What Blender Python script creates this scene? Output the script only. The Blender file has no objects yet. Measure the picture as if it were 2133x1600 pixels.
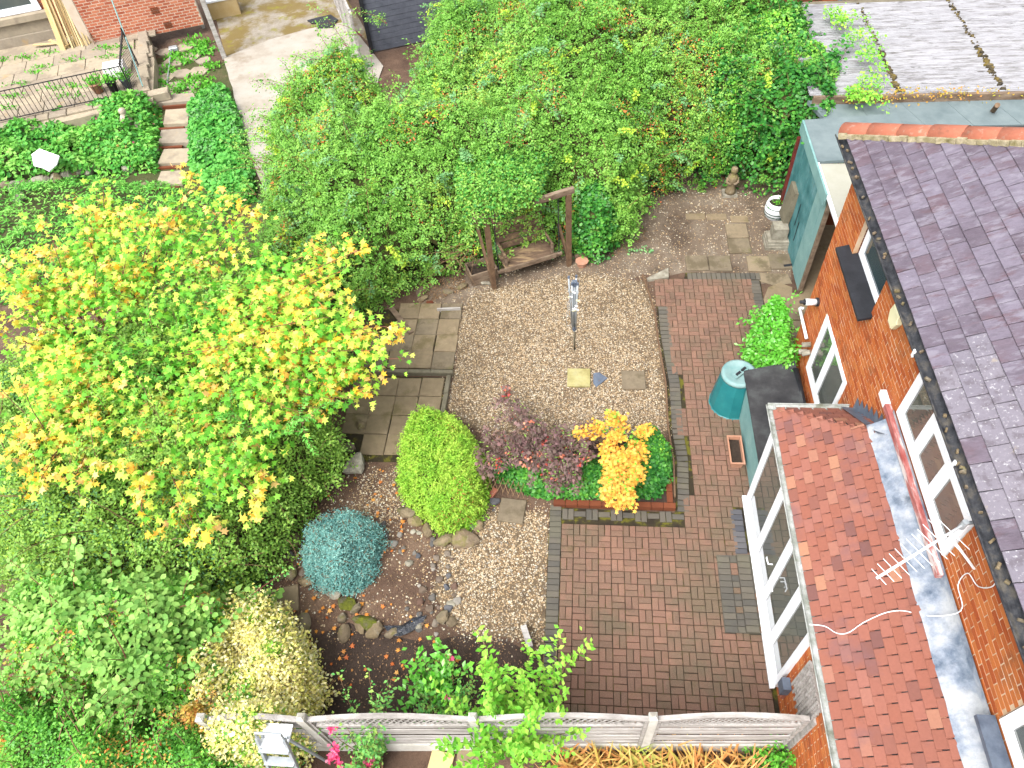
import bpy, math, random
import numpy as np
from mathutils import Matrix, Vector
R = math.radians
random.seed(7); rng = np.random.default_rng(11)
scene = bpy.context.scene
col = scene.collection

# ---------------------------------------------------------------- camera
cd = bpy.data.cameras.new('camera'); cam = bpy.data.objects.new('camera', cd); col.objects.link(cam)
cd.sensor_width = 36.0; cd.lens = 25.484; cd.clip_end = 400; cd.clip_start = 0.1
yaw, pit, rol = R(-8.584), R(51.407), R(-5.920)
fw = Vector((math.sin(yaw)*math.cos(pit), math.cos(yaw)*math.cos(pit), -math.sin(pit)))
rt = Vector((math.cos(yaw), -math.sin(yaw), 0)); up = rt.cross(fw)
r2 = math.cos(rol)*rt + math.sin(rol)*up; u2 = -math.sin(rol)*rt + math.cos(rol)*up
cam.matrix_world = Matrix(((r2.x, u2.x, -fw.x, 0), (r2.y, u2.y, -fw.y, 0), (r2.z, u2.z, -fw.z, 11.03), (0, 0, 0, 1)))
scene.camera = cam

# ---------------------------------------------------------------- overcast sky and soft sun
SUN_EL, SUN_AZ = R(56), R(212)            # azimuth from +y towards +x
w = bpy.data.worlds.new('World'); scene.world = w; w.use_nodes = True
nt = w.node_tree; bg = nt.nodes['Background']
sky = nt.nodes.new('ShaderNodeTexSky'); sky.sky_type = 'NISHITA'; sky.sun_disc = False
sky.sun_elevation = SUN_EL; sky.sun_rotation = SUN_AZ; sky.dust_density = 6; sky.air_density = 1.0
hs = nt.nodes.new('ShaderNodeHueSaturation'); hs.inputs['Saturation'].default_value = 0.22
nt.links.new(sky.outputs[0], hs.inputs['Color']); nt.links.new(hs.outputs[0], bg.inputs['Color'])
bg.inputs['Strength'].default_value = 0.15
sd = bpy.data.lights.new('sun', 'SUN'); sd.energy = 0.5; sd.angle = R(28); sd.color = (1.0, 0.97, 0.92)
so = bpy.data.objects.new('sun', sd); col.objects.link(so)
sdir = Vector((math.sin(SUN_AZ)*math.cos(SUN_EL), math.cos(SUN_AZ)*math.cos(SUN_EL), math.sin(SUN_EL)))
so.rotation_euler = sdir.to_track_quat('Z', 'Y').to_euler(); so.location = (-6, -6, 25)
vs = scene.view_settings
vs.view_transform = 'Standard'; vs.look = 'None'; vs.gamma = 1; vs.use_curve_mapping = False
vs.exposure = 1.78
scene.cycles.max_bounces = 6; scene.cycles.diffuse_bounces = 4; scene.cycles.glossy_bounces = 3
scene.cycles.transparent_max_bounces = 4; scene.cycles.transmission_bounces = 3
scene.cycles.use_denoising = True

# ---------------------------------------------------------------- helpers: colour and materials
KA = 0.42; KL = 0.78
def c(r, g, b, k=1.0):
    f = lambda v: ((v/255+0.055)/1.055)**2.4 if v > 10 else v/255/12.92
    return (f(r)*KA*k, f(g)*KA*k, f(b)*KA*k, 1)
def ramp(N, L, src, cols, interp='LINEAR'):
    n = N.new('ShaderNodeValToRGB'); n.color_ramp.interpolation = interp
    e = n.color_ramp.elements
    while len(e) < len(cols): e.new(0.5)
    for i, (p, cc) in enumerate(cols): e[i].position = p; e[i].color = cc
    L.new(src, n.inputs[0]); return n.outputs[0]
def spread(cols):
    return [(i/max(1, len(cols)-1), q) for i, q in enumerate(cols)] if not isinstance(cols[0][1], tuple) else cols
def math_(N, L, op, a, b=None):
    n = N.new('ShaderNodeMath'); n.operation = op
    for i, v in enumerate((a, b)):
        if v is None: continue
        if isinstance(v, (int, float)): n.inputs[i].default_value = v
        else: L.new(v, n.inputs[i])
    return n.outputs[0]
def noise(N, L, pos, scale, detail=3, rough=0.6, stretch=None):
    if stretch:
        m = N.new('ShaderNodeMapping'); m.inputs['Scale'].default_value = stretch; L.new(pos, m.inputs['Vector']); pos = m.outputs[0]
    n = N.new('ShaderNodeTexNoise'); n.inputs['Scale'].default_value = scale; n.inputs['Detail'].default_value = detail
    n.inputs['Roughness'].default_value = rough; L.new(pos, n.inputs['Vector']); return n.outputs[0]
def mixc(N, L, fac, a, b, mode='MIX'):
    n = N.new('ShaderNodeMix'); n.data_type = 'RGBA'; n.blend_type = mode
    for k, v in (('Factor', fac), ('A', a), ('B', b)):
        s = [i for i in n.inputs if i.name == k and (i.type == 'RGBA' or k == 'Factor' and i.type == 'VALUE')][0]
        if hasattr(v, 'links'): L.new(v, s)
        else: s.default_value = v
    return [o for o in n.outputs if o.type == 'RGBA'][0]
MATS = {}
def mat(name, cols, mode='noise', scale=4, rough=0.85, mott=(25, 0.18), bump=(60, 0.25), stains=(), spec=0.3, metal=0.0, stretch=None, bdist=0.01, ior=1.45, coat=0):
    """procedural surface: ramp over piece-random or noise, mottling, stains (colour, scale, threshold, amount), fine bump"""
    m = bpy.data.materials.new(name); m.use_nodes = True; N = m.node_tree.nodes; L = m.node_tree.links
    b = N['Principled BSDF']; g = N.new('ShaderNodeNewGeometry'); pos = g.outputs['Position']
    if mode == 'piece':
        oi = N.new('ShaderNodeObjectInfo')
        t = math_(N, L, 'FRACT', math_(N, L, 'ADD', oi.outputs['Random'], math_(N, L, 'MULTIPLY', g.outputs['Random Per Island'], 7.31)))
        if scale: t = math_(N, L, 'ADD', math_(N, L, 'MULTIPLY', t, 0.6), math_(N, L, 'MULTIPLY', noise(N, L, pos, scale), 0.4))
    else: t = noise(N, L, pos, scale, 5, 0.65, stretch)
    cc = ramp(N, L, t, spread(cols))
    if mott:
        f = N.new('ShaderNodeMapRange'); f.inputs[3].default_value = 1-mott[1]*1.6; f.inputs[4].default_value = 1+mott[1]*1.6
        L.new(noise(N, L, pos, mott[0], 4, 0.7, stretch), f.inputs[0])
        cc = mixc(N, L, 1.0, cc, f.outputs[0], 'MULTIPLY')
    for (sc_, s_, th, am) in stains:
        k = ramp(N, L, noise(N, L, pos, s_, 5, 0.65, stretch), [(th-0.05, (0, 0, 0, 1)), (th+0.06, (am, am, am, 1))])
        cc = mixc(N, L, k, cc, sc_)
    L.new(cc, b.inputs['Base Color'])
    b.inputs['Roughness'].default_value = rough; b.inputs['Specular IOR Level'].default_value = spec
    b.inputs['Metallic'].default_value = metal; b.inputs['IOR'].default_value = ior
    if bump:
        bn = N.new('ShaderNodeBump'); bn.inputs['Strength'].default_value = bump[1]; bn.inputs['Distance'].default_value = bdist
        L.new(noise(N, L, pos, bump[0], 4, 0.7, stretch), bn.inputs['Height']); L.new(bn.outputs[0], b.inputs['Normal'])
    MATS[name] = m; return m
def cl(q):
    y = .3*q[0]+.6*q[1]+.1*q[2]; return tuple((y+.98*(v-y))/KA*KL for v in q[:3])+(1,)
def leafmat(name, cols, patch=1.2, pw=0.4, trans=0.3, rough=0.55, spec=0.3):
    m = bpy.data.materials.new(name); m.use_nodes = True; N = m.node_tree.nodes; L = m.node_tree.links
    b = N['Principled BSDF']; g = N.new('ShaderNodeNewGeometry')
    oi = N.new('ShaderNodeObjectInfo')
    r_ = math_(N, L, 'FRACT', math_(N, L, 'ADD', oi.outputs['Random'], math_(N, L, 'MULTIPLY', g.outputs['Random Per Island'], 5.77)))
    n_ = N.new('ShaderNodeMapRange'); n_.inputs[1].default_value = 0.3; n_.inputs[2].default_value = 0.7
    L.new(noise(N, L, g.outputs['Position'], patch, 2), n_.inputs[0])
    t = math_(N, L, 'ADD', math_(N, L, 'MULTIPLY', r_, 1-pw), math_(N, L, 'MULTIPLY', n_.outputs[0], pw))
    cc = ramp(N, L, t, spread([cl(q) for q in cols])); L.new(cc, b.inputs['Base Color'])
    b.inputs['Roughness'].default_value = rough; b.inputs['Specular IOR Level'].default_value = spec
    tr = N.new('ShaderNodeBsdfTranslucent'); L.new(cc, tr.inputs['Color'])
    mx = N.new('ShaderNodeMixShader'); mx.inputs[0].default_value = trans
    L.new(b.outputs[0], mx.inputs[1]); L.new(tr.outputs[0], mx.inputs[2]); L.new(mx.outputs[0], N['Material Output'].inputs[0])
    MATS[name] = m; return m

# ---------------------------------------------------------------- helpers: objects
BASE = {}
def tag(o, label=None, cat=None, group=None, kind=None):
    for k, v in (('label', label), ('category', cat), ('group', group), ('kind', kind)):
        if v: o[k] = v
    return o
def thing(name, loc, label, cat, group=None):
    o = bpy.data.objects.new(name, None); o.location = loc; o.empty_display_size = 0.1; col.objects.link(o)
    BASE[o.name] = Vector(loc); return tag(o, label, cat, group)
def adopt(o, parent):
    if parent is not None:
        o.parent = parent
        if parent.name in BASE: o.matrix_parent_inverse = Matrix.Translation(-BASE[parent.name])
        elif parent.name in PINV: o.matrix_parent_inverse = PINV[parent.name]
    return o
PINV = {}
def piece(name, me, mtx, parent=None):
    o = bpy.data.objects.new(name, me); o.matrix_world = mtx; col.objects.link(o)
    if parent is not None:
        o.parent = parent
        if parent.name in BASE: o.matrix_parent_inverse = Matrix.Translation(-BASE[parent.name])
    return o
def T(x, y, z, rz=0, s=(1, 1, 1), rx=0, ry=0):
    return Matrix.Translation((x, y, z)) @ Matrix.Rotation(rz, 4, 'Z') @ Matrix.Rotation(ry, 4, 'Y') @ Matrix.Rotation(rx, 4, 'X') @ Matrix.Diagonal((*s, 1))
class MB:
    """collects shapes in world coordinates; build() links them as one mesh object"""
    def __init__(s): s.v = []; s.f = []
    def add(s, v, f):
        n = len(s.v); s.v += [tuple(q) for q in v]; s.f += [tuple(i+n for i in q) for q in f]; return s
    def box(s, x0, x1, y0, y1, z0, z1, m=None):
        v = [Vector((x, y, z)) for z in (z0, z1) for x, y in ((x0, y0), (x1, y0), (x1, y1), (x0, y1))]
        if m: v = [m @ q for q in v]
        return s.add(v, [(3, 2, 1, 0), (4, 5, 6, 7), (0, 1, 5, 4), (1, 2, 6, 5), (2, 3, 7, 6), (3, 0, 4, 7)])
    def cbox(s, x0, x1, y0, y1, z0, z1, ch=0.006, m=None):
        """box with a chamfered top edge"""
        v = [(x, y, z0) for x, y in ((x0, y0), (x1, y0), (x1, y1), (x0, y1))] + [(x, y, z1-ch) for x, y in ((x0, y0), (x1, y0), (x1, y1), (x0, y1))] \
          + [(x, y, z1) for x, y in ((x0+ch, y0+ch), (x1-ch, y0+ch), (x1-ch, y1-ch), (x0+ch, y1-ch))]
        if m: v = [m @ Vector(q) for q in v]
        f = [(8, 9, 10, 11)]
        for i in range(4):
            j = (i+1) % 4; f += [(i, j, j+4, i+4), (i+4, j+4, j+8, i+8)]
        return s.add(v, f)
    def beam(s, a, b, w_, h_, roll=0):
        a = Vector(a); b = Vector(b); d = b-a; L_ = d.length
        q = d.to_track_quat('X', 'Z').to_matrix().to_4x4()
        return s.box(0, L_, -w_/2, w_/2, -h_/2, h_/2, Matrix.Translation(a) @ q @ Matrix.Rotation(roll, 4, 'X'))
    def tube(s, pts, r, n=6, caps=True):
        pts = [Vector(p) for p in pts]; rs = r if isinstance(r, (list, tuple)) else [r]*len(pts); v = []; f = []
        for i, p in enumerate(pts):
            d = (pts[min(i+1, len(pts)-1)]-pts[max(i-1, 0)]).normalized()
            a = d.orthogonal().normalized() if i == 0 else (a - d*a.dot(d)).normalized(); b_ = d.cross(a)
            v += [p + rs[i]*(math.cos(2*math.pi*k/n)*a + math.sin(2*math.pi*k/n)*b_) for k in range(n)]
        for i in range(len(pts)-1):
            f += [(i*n+k, i*n+(k+1) % n, (i+1)*n+(k+1) % n, (i+1)*n+k) for k in range(n)]
        if caps: f += [tuple(range(n-1, -1, -1)), tuple(range((len(pts)-1)*n, len(pts)*n))]
        return s.add(v, f)
    def lathe(s, prof, cx, cy, n=24, m=None, cap=True):
        v = [Vector((cx+r*math.cos(2*math.pi*k/n), cy+r*math.sin(2*math.pi*k/n), z)) for r, z in prof for k in range(n)]
        if m: v = [m @ q for q in v]
        f = [(i*n+k, i*n+(k+1) % n, (i+1)*n+(k+1) % n, (i+1)*n+k) for i in range(len(prof)-1) for k in range(n)]
        if cap: f += [tuple(range(n-1, -1, -1)), tuple(range((len(prof)-1)*n, len(prof)*n))]
        return s.add(v, f)
    def prism(s, poly, z0, z1):
        n = len(poly); a = sum(poly[i][0]*poly[(i+1) % n][1]-poly[(i+1) % n][0]*poly[i][1] for i in range(n))
        if a < 0: poly = poly[::-1]
        v = [(x, y, z0) for x, y in poly] + [(x, y, z1) for x, y in poly]
        return s.add(v, [tuple(range(n-1, -1, -1)), tuple(range(n, 2*n))] + [(i, (i+1) % n, (i+1) % n+n, i+n) for i in range(n)])
    def quad(s, *p): return s.add(p, [tuple(range(len(p)))])
    def mesh(s, name, m, smooth=False):
        me = bpy.data.meshes.new(name); me.from_pydata(s.v, [], s.f); me.materials.append(MATS[m] if isinstance(m, str) else m)
        if smooth: me.shade_smooth()
        me.update(); return me
    def build(s, name, m, parent=None, smooth=False):
        o = bpy.data.objects.new(name, s.mesh(name, m, smooth)); col.objects.link(o); return adopt(o, parent)
def single(name, mb, m, label, cat, group=None, smooth=False):
    """a thing that is one mesh"""
    return tag(mb.build(name, m, None, smooth), label, cat, group)
def struct(name, mb, m): return tag(mb.build(name, m), kind='structure')
def np_mesh(name, V, faces_idx, nper, m, parent=None, smooth=False):
    """fast mesh from arrays; faces_idx (F, nper)"""
    me = bpy.data.meshes.new(name); F = len(faces_idx)
    me.vertices.add(len(V)); me.vertices.foreach_set('co', np.ascontiguousarray(V, dtype=np.float32).ravel())
    me.loops.add(F*nper); me.loops.foreach_set('vertex_index', np.ascontiguousarray(faces_idx, dtype=np.int32).ravel())
    me.polygons.add(F); me.polygons.foreach_set('loop_start', np.arange(0, F*nper, nper, dtype=np.int32))
    me.update(calc_edges=True); me.materials.append(MATS[m] if isinstance(m, str) else m)
    if smooth: me.shade_smooth()
    o = bpy.data.objects.new(name, me); col.objects.link(o); return adopt(o, parent)

# ---------------------------------------------------------------- helpers: foliage
LEAF = {  # outline template: points (along, across, lift) and triangles
    'oval': (np.array([(0, 0, 0), (.5, -.30, .06), (1, 0, -.04), (.5, .30, .06)]), np.array([(0, 1, 2), (0, 2, 3)])),
    'narrow': (np.array([(0, 0, 0), (.45, -.16, .05), (1, 0, -.06), (.45, .16, .05)]), np.array([(0, 1, 2), (0, 2, 3)])),
    'round': (np.array([(0, 0, 0), (.25, -.34, .05), (.7, -.36, .04), (1, 0, -.06), (.7, .36, .04), (.25, .34, .05)]), np.array([(0, 1, 2), (0, 2, 3), (0, 3, 4), (0, 4, 5)])),
    'star': (np.array([(0, 0, 0), (.12, -.20, .02), (.02, -.52, -.05), (.36, -.26, .03), (.62, -.52, -.05), (.62, -.17, .03), (1, 0, -.08), (.62, .17, .03), (.62, .52, -.05), (.36, .26, .03), (.02, .52, -.05), (.12, .20, .02)]),
             np.array([(0, 1, 11), (1, 2, 3), (1, 3, 9), (1, 9, 11), (11, 9, 10), (3, 4, 5), (3, 5, 7), (3, 7, 9), (9, 7, 8), (5, 6, 7)])),
    'needle': (np.array([(0, -.10, 0), (0, .10, 0), (1, 0, 0)]), np.array([(0, 1, 2)])),
    'blade': (np.array([(0, -.018, 0), (0, .018, 0), (.55, -.022, .22), (.55, .022, .22), (1, 0, .0)]), np.array([(0, 1, 3), (0, 3, 2), (2, 3, 4)])),
}
def unit(a): return a/np.maximum(np.linalg.norm(a, axis=1, keepdims=True), 1e-9)
def leaves(P, A, Nn, S, kind):
    """P positions, A length directions, Nn face normals (rough), S sizes -> verts, tris"""
    t, f = LEAF[kind]; A = unit(A); B = unit(np.cross(Nn, A)); C = np.cross(A, B)
    V = P[:, None, :] + S[:, None, None]*(t[None, :, 0:1]*A[:, None, :] + t[None, :, 1:2]*B[:, None, :] + t[None, :, 2:3]*C[:, None, :])
    I = f[None, :, :] + (np.arange(len(P))*len(t))[:, None, None]
    return V.reshape(-1, 3), I.reshape(-1, 3)
def leafmesh(name, parts, m, parent=None, kind='stuff'):
    Vs, Is, n = [], [], 0
    for V, I in parts: Vs.append(V); Is.append(I+n); n += len(V)
    o = np_mesh(name, np.concatenate(Vs), np.concatenate(Is), 3, m, parent)
    if kind: o['kind'] = kind
    return o
def vnoise(x, y, s, seed=0):
    """smooth 2-D value noise in -1..1"""
    r = np.random.default_rng(seed).random((64, 64)); u, v_ = x/s+17.3, y/s+9.1
    i, j = np.floor(u).astype(int), np.floor(v_).astype(int); a, b_ = u-i, v_-j; a = a*a*(3-2*a); b_ = b_*b_*(3-2*b_)
    g = lambda p, q: r[p % 64, q % 64]
    return 2*((g(i, j)*(1-a)+g(i+1, j)*a)*(1-b_)+(g(i, j+1)*(1-a)+g(i+1, j+1)*a)*b_)-1
def pip(x, y, poly):
    ins = np.zeros(len(x), bool); n = len(poly)
    for i in range(n):
        (x1, y1), (x2, y2) = poly[i], poly[(i+1) % n]
        k = (y1 > y) != (y2 > y); ins ^= k & (x < (x2-x1)*(y-y1)/((y2-y1) or 1e-9)+x1)
    return ins
def bdist(x, y, poly):
    d = np.full(len(x), 1e9); n = len(poly)
    for i in range(n):
        a = np.array(poly[i]); b_ = np.array(poly[(i+1) % n]); ab = b_-a; L2 = max(ab@ab, 1e-9)
        t = np.clip(((x-a[0])*ab[0]+(y-a[1])*ab[1])/L2, 0, 1); d = np.minimum(d, np.hypot(x-a[0]-t*ab[0], y-a[1]-t*ab[1]))
    return d
class Mound:
    """a plant mass: outline on the ground, a height that falls off to the outline, lumps"""
    def __init__(s, poly, H, edge=0.8, lump=(0.9, 0.25), seed=0, z0=0.0, hf=None):
        s.p = poly; s.H = H; s.e = edge; s.l = lump; s.seed = seed; s.z0 = z0; s.hf = hf
        s.x0, s.x1 = min(q[0] for q in poly), max(q[0] for q in poly); s.y0, s.y1 = min(q[1] for q in poly), max(q[1] for q in poly)
    def h(s, x, y):
        wob = vnoise(x, y, 0.45, s.seed+3)*0.12*min(1, s.e)
        d = np.maximum(bdist(x, y, s.p)*np.where(pip(x, y, s.p), 1, -1)+wob, 0); t = np.minimum(d/s.e, 1); f = np.sqrt(np.maximum(1-(1-t)**2, 0))
        H = s.hf(x, y) if s.hf else s.H
        return s.z0 + f*(H + s.l[1]*vnoise(x, y, s.l[0], s.seed) + 0.4*s.l[1]*vnoise(x, y, s.l[0]*0.4, s.seed+1))
    def sample(s, n, r, under=0.25):
        out = []; got = 0
        while got < n:
            k = n*3; x = r.uniform(s.x0, s.x1, k); y = r.uniform(s.y0, s.y1, k); z = s.h(x, y)
            e = 0.03; gx = (s.h(x+e, y)-z)/e; gy = (s.h(x, y+e)-z)/e
            sl = np.sqrt(1+np.minimum(gx*gx+gy*gy, 16)); ok = (z > s.z0+0.03) & (r.random(k)*4.2 < sl)
            g = np.stack([x, y, z, gx, gy], 1)[ok]; out.append(g); got += len(g)
        g = np.concatenate(out)[:n]; nr = unit(np.stack([-np.clip(g[:, 3], -3, 3), -np.clip(g[:, 4], -3, 3), np.ones(n)], 1))
        # spread leaves along steep flanks and a little into the mass
        steep = np.clip(np.hypot(g[:, 3], g[:, 4])-1, 0, 4)
        p = g[:, :3].copy(); p[:, 2] -= r.random(n)*np.minimum(steep*0.12, 0.35)
        p -= nr*(r.random(n)**1.6*under)[:, None]; p[:, 2] = np.maximum(p[:, 2], s.z0+0.02)
        return p, nr
def mound_leaves(mo, n, size, kind, r, per=1, under=0.25, droop=0.35, spr=0.05, tilt=0.6, clump=0, cr=.07):
    """n sprigs of per leaflets on a mound, optionally gathered in tufts"""
    if clump:
        m_ = n//clump; P, Nn = mo.sample(m_, r, under); lift = r.uniform(-.04, .12, m_)[:, None]
        P = np.repeat(P+Nn*lift, clump, 0); Nn = np.repeat(Nn, clump, 0); n = len(P); j = r.normal(0, cr, (n, 3)); P = P+j; Nn = unit(Nn+j*4)
        P[:, 2] = np.maximum(P[:, 2], mo.z0+.02)
    else: P, Nn = mo.sample(n, r, under)
    A = unit(Nn*0.35 + r.normal(0, 1, (n, 3))*np.array([1, 1, 0.35]) + np.array([0, 0, -droop]))
    if per == 1: S = size*r.uniform(.65, 1.25, n); return [leaves(P, A, unit(Nn+r.normal(0, tilt, (n, 3))+np.array([0, 0, .4])), S, kind)]
    out = []; side = unit(np.cross(A, unit(Nn+r.normal(0, .5, (n, 3))+np.array([0, 0, .3])))); upn = np.cross(side, A)
    for k in range(per):
        if k == per-1: off = A*spr*(per//2+1); d = A
        else:
            sg = 1 if k % 2 else -1; off = A*spr*(k//2+0.6); d = unit(A*0.55+side*sg)
        S = size*r.uniform(.75, 1.15, n); out.append(leaves(P+off, d+r.normal(0, .12, (n, 3)), upn+r.normal(0, .25, (n, 3)), S, kind))
    return out
def arcs(starts, dirs, lens, r, n=8, grav=0.5):
    out = []
    for p, d, l_ in zip(starts, dirs, lens):
        p = np.array(p, float); d = np.array(d, float); d /= np.linalg.norm(d)+1e-9; pts = [p.copy()]
        for i in range(n-1):
            d = d + np.array([0, 0, -grav/n]) + r.normal(0, .06, 3); d /= np.linalg.norm(d); p = p + d*l_/(n-1); pts.append(p.copy())
        out.append(np.array(pts))
    return out
def along(paths, r, k, size, kind, spread_=0.04, t0=0.15, upb=0.8):
    """k leaves along each path"""
    P, A, Nn = [], [], []
    for pts in paths:
        t = r.uniform(t0, 1, k)*(len(pts)-1); i = np.minimum(t.astype(int), len(pts)-2); fr = (t-i)[:, None]
        p = pts[i]*(1-fr)+pts[i+1]*fr; d = unit(pts[i+1]-pts[i]); sd_ = unit(np.cross(d, np.array([0, 0, 1.0]))+r.normal(0, .25, (k, 3)))*np.where(r.random(k) < .5, 1, -1)[:, None]
        P.append(p+r.normal(0, spread_, (k, 3))); A.append(unit(sd_+d*0.5+np.array([0, 0, -.2]))); Nn.append(np.array([0, 0, upb])+r.normal(0, .45, (k, 3)))
    P, A, Nn = map(np.concatenate, (P, A, Nn)); return leaves(P, A, unit(Nn), size*r.uniform(.65, 1.2, len(P)), kind)
def stems(name, paths, rad, m, parent, n=4):
    mb = MB()
    for p in paths: mb.tube([tuple(q) for q in p], [max(rad*(1-0.8*i/(len(p)-1)), 0.003) for i in range(len(p))], n, caps=False)
    o = mb.build(name, m, parent); o['kind'] = 'stuff'; return o
def ellipse(cx, cy, a, b_, n=20, rz=0):
    return [(cx+a*math.cos(t)*math.cos(rz)-b_*math.sin(t)*math.sin(rz), cy+a*math.cos(t)*math.sin(rz)+b_*math.sin(t)*math.cos(rz)) for t in [2*math.pi*i/n for i in range(n)]]

# ---------------------------------------------------------------- materials of the setting
mat('soil', [(.30, c(84, 64, 52, 1.25)), (.5, c(112, 88, 72, 1.25)), (.72, c(150, 124, 102, 1.25))], scale=1.6, mott=(30, .3), bump=(38, .8), bdist=.03, stains=((c(70, 52, 44, 1.25), .8, .58, .8),))
mat('topsoil', [(.3, c(70, 56, 48, 1.02)), (.7, c(102, 84, 73, 1.02))], scale=3, mott=(40, .3), bump=(45, 1), bdist=.03)
mat('dirt', [(.3, c(122, 104, 87, 1.04)), (.5, c(144, 126, 108, 1.04)), (.7, c(174, 160, 141, 1.04))], scale=2.2, mott=(45, .25), bump=(60, .7), bdist=.02, stains=((c(88, 70, 56, 1.04), 1.1, .56, .8),))
mat('gravel_base', [(.3, c(96, 80, 62, 1.20)), (.7, c(146, 126, 100, 1.20))], scale=8, mott=(60, .3), bump=(70, .9), bdist=.02)
mat('pebble', [c(93, 76, 60, 1.18), c(153, 123, 89, 1.18), c(193, 163, 122, 1.18), c(218, 197, 161, 1.18), c(179, 147, 106, 1.18), c(236, 226, 201, 1.18), c(142, 137, 129, 1.18), c(206, 177, 137, 1.18), c(250, 242, 221, 1.18)], mode='piece', scale=0, rough=.75, mott=None, bump=None)
mat('cobble_grey', [c(96, 98, 104), c(128, 130, 136), c(112, 108, 106)], mode='piece', scale=0, mott=(14, .15), bump=(50, .4))
mat('cobble', [c(96, 84, 74), c(132, 116, 100), c(124, 96, 82), c(150, 138, 124), c(108, 106, 104), c(190, 182, 170)], mode='piece', scale=0, mott=(14, .15), bump=(50, .4))
mat('paver_red', [c(144, 111, 96, 0.81), c(163, 127, 108, 0.81), c(179, 135, 114, 0.81), c(155, 125, 104, 0.81), c(188, 143, 120, 0.81), c(148, 121, 104, 0.81)], mode='piece', scale=1.1, mott=(70, .26), bump=(130, .5),
    stains=((c(137, 123, 99, 0.81), .7, .54, .75), (c(201, 170, 150, 0.81), 22, .70, .6), (c(115, 89, 77, 0.81), 1.3, .64, .5), (c(209, 186, 170, 1.03), 95, .60, .40), (c(85, 64, 55, 1.03), 75, .60, .40), (c(239, 225, 217, 1.03), 34, .735, .8), (c(119, 105, 69, 1.03), 6, .63, .45)))
mat('paver_grey', [c(128, 120, 108, 0.79), c(142, 134, 120, 0.79), c(118, 114, 106, 0.79), c(150, 140, 126, 0.79)], mode='piece', scale=1.1, mott=(50, .14), bump=(130, .35), stains=((c(146, 142, 118, 0.79), 1.2, .55, .5),))
mat('paver_blue', [c(104, 104, 110), c(124, 122, 124), c(92, 94, 102)], mode='piece', scale=0, mott=(50, .14), bump=(130, .3))
mat('joint', [(.35, c(56, 46, 36)), (.52, c(72, 64, 40)), (.60, c(120, 116, 36))], scale=4.5, mott=(60, .2), bump=(80, .6))
mat('slab', [c(156, 138, 112), c(174, 156, 128), c(146, 132, 110), c(186, 166, 136)], mode='piece', scale=1.3, mott=(9, .22), bump=(70, .3),
    stains=((c(112, 100, 76), 2.6, .56, .7), (c(122, 122, 62), 1.5, .64, .55)))
mat('slab_yellow', [(.3, c(176, 164, 104)), (.5, c(206, 196, 134)), (.7, c(216, 210, 158))], scale=3, mott=(9, .2), bump=(70, .3), stains=((c(150, 136, 88), 4, .60, .6),))
mat('slab_dark', [c(128, 113, 90, 1.48), c(148, 131, 105, 1.48), c(118, 105, 82, 1.48)], mode='piece', scale=1.3, mott=(9, .22), bump=(70, .3), stains=((c(106, 96, 58, 1.48), 1.6, .60, .6), (c(171, 153, 127, 1.48), 3, .62, .5)))
mat('kerb', [(.3, c(128, 120, 100)), (.7, c(164, 156, 134))], scale=4, mott=(30, .2))
mat('stone', [c(132, 114, 86, 1.34), c(118, 104, 84, 1.34), c(150, 132, 102, 1.34), c(126, 116, 98, 1.34), c(142, 122, 100, 1.34), c(104, 94, 78, 1.34)], mode='piece', scale=2, mott=(12, .28), bump=(28, .6), bdist=.02, stains=((c(120, 118, 56, 1.34), 4, .58, .6), (c(186, 178, 158, 1.34), 7, .64, .5)))
mat('stone_moss', [(.35, c(132, 124, 100)), (.5, c(118, 124, 42)), (.7, c(140, 146, 44))], scale=7, mott=(30, .3), bump=(60, 1), bdist=.02)
mat('stone_pale', [(.3, c(140, 132, 116, 1.10)), (.6, c(186, 180, 162, 1.10)), (.8, c(212, 206, 190, 1.10))], scale=6, mott=(20, .25), bump=(24, .6), bdist=.02)
mat('concrete', [(.3, c(214, 200, 180, 0.75)), (.5, c(236, 226, 210, 0.75)), (.75, c(246, 238, 226, 0.75))], scale=1.4, mott=(26, .08), bump=(80, .2), stains=((c(186, 164, 136, 0.75), .8, .62, .6), (c(196, 184, 166, 0.75), 9, .66, .6)))
mat('old_concrete', [(.3, c(158, 146, 128)), (.7, c(196, 186, 170))], scale=3, mott=(30, .25), bump=(50, .4), stains=((c(140, 116, 44), .9, .50, .85), (c(158, 150, 40), 2.2, .60, .7)))
mat('nb_flag', [c(206, 190, 162, 0.90), c(220, 204, 176, 0.90), c(198, 184, 164, 0.90), c(226, 204, 168, 0.90)], mode='piece', scale=1, mott=(7, .18), bump=(30, .3), stains=((c(172, 156, 138, 0.90), 1.6, .55, .6), (c(226, 188, 126, 0.90), 2.4, .66, .6)))
mat('nb_soil', [(.3, c(84, 92, 50)), (.5, c(96, 100, 58)), (.7, c(128, 112, 84))], scale=2, mott=(30, .3), bump=(40, .8), bdist=.03)
mat('brick', [c(208, 104, 46, 1.10), c(222, 122, 58, 1.10), c(194, 92, 40, 1.10), c(230, 138, 72, 1.10), c(216, 112, 50, 1.10), c(178, 84, 40, 1.10)], mode='piece', scale=1.2, mott=(40, .10), bump=(90, .25), spec=.4, rough=.7, stains=((c(150, 92, 62, 1.10), 2.2, .60, .5),))
mat('brick_dark', [c(140, 75, 46, 0.90), c(156, 88, 56, 0.90), c(122, 65, 44, 0.90)], mode='piece', scale=1.2, mott=(40, .12), bump=(90, .25))
mat('mortar', [(.3, c(214, 160, 116, 1.3)), (.5, c(236, 206, 172, 1.3)), (.7, c(246, 232, 212, 1.3))], scale=2.0, mott=(50, .12))
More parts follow.
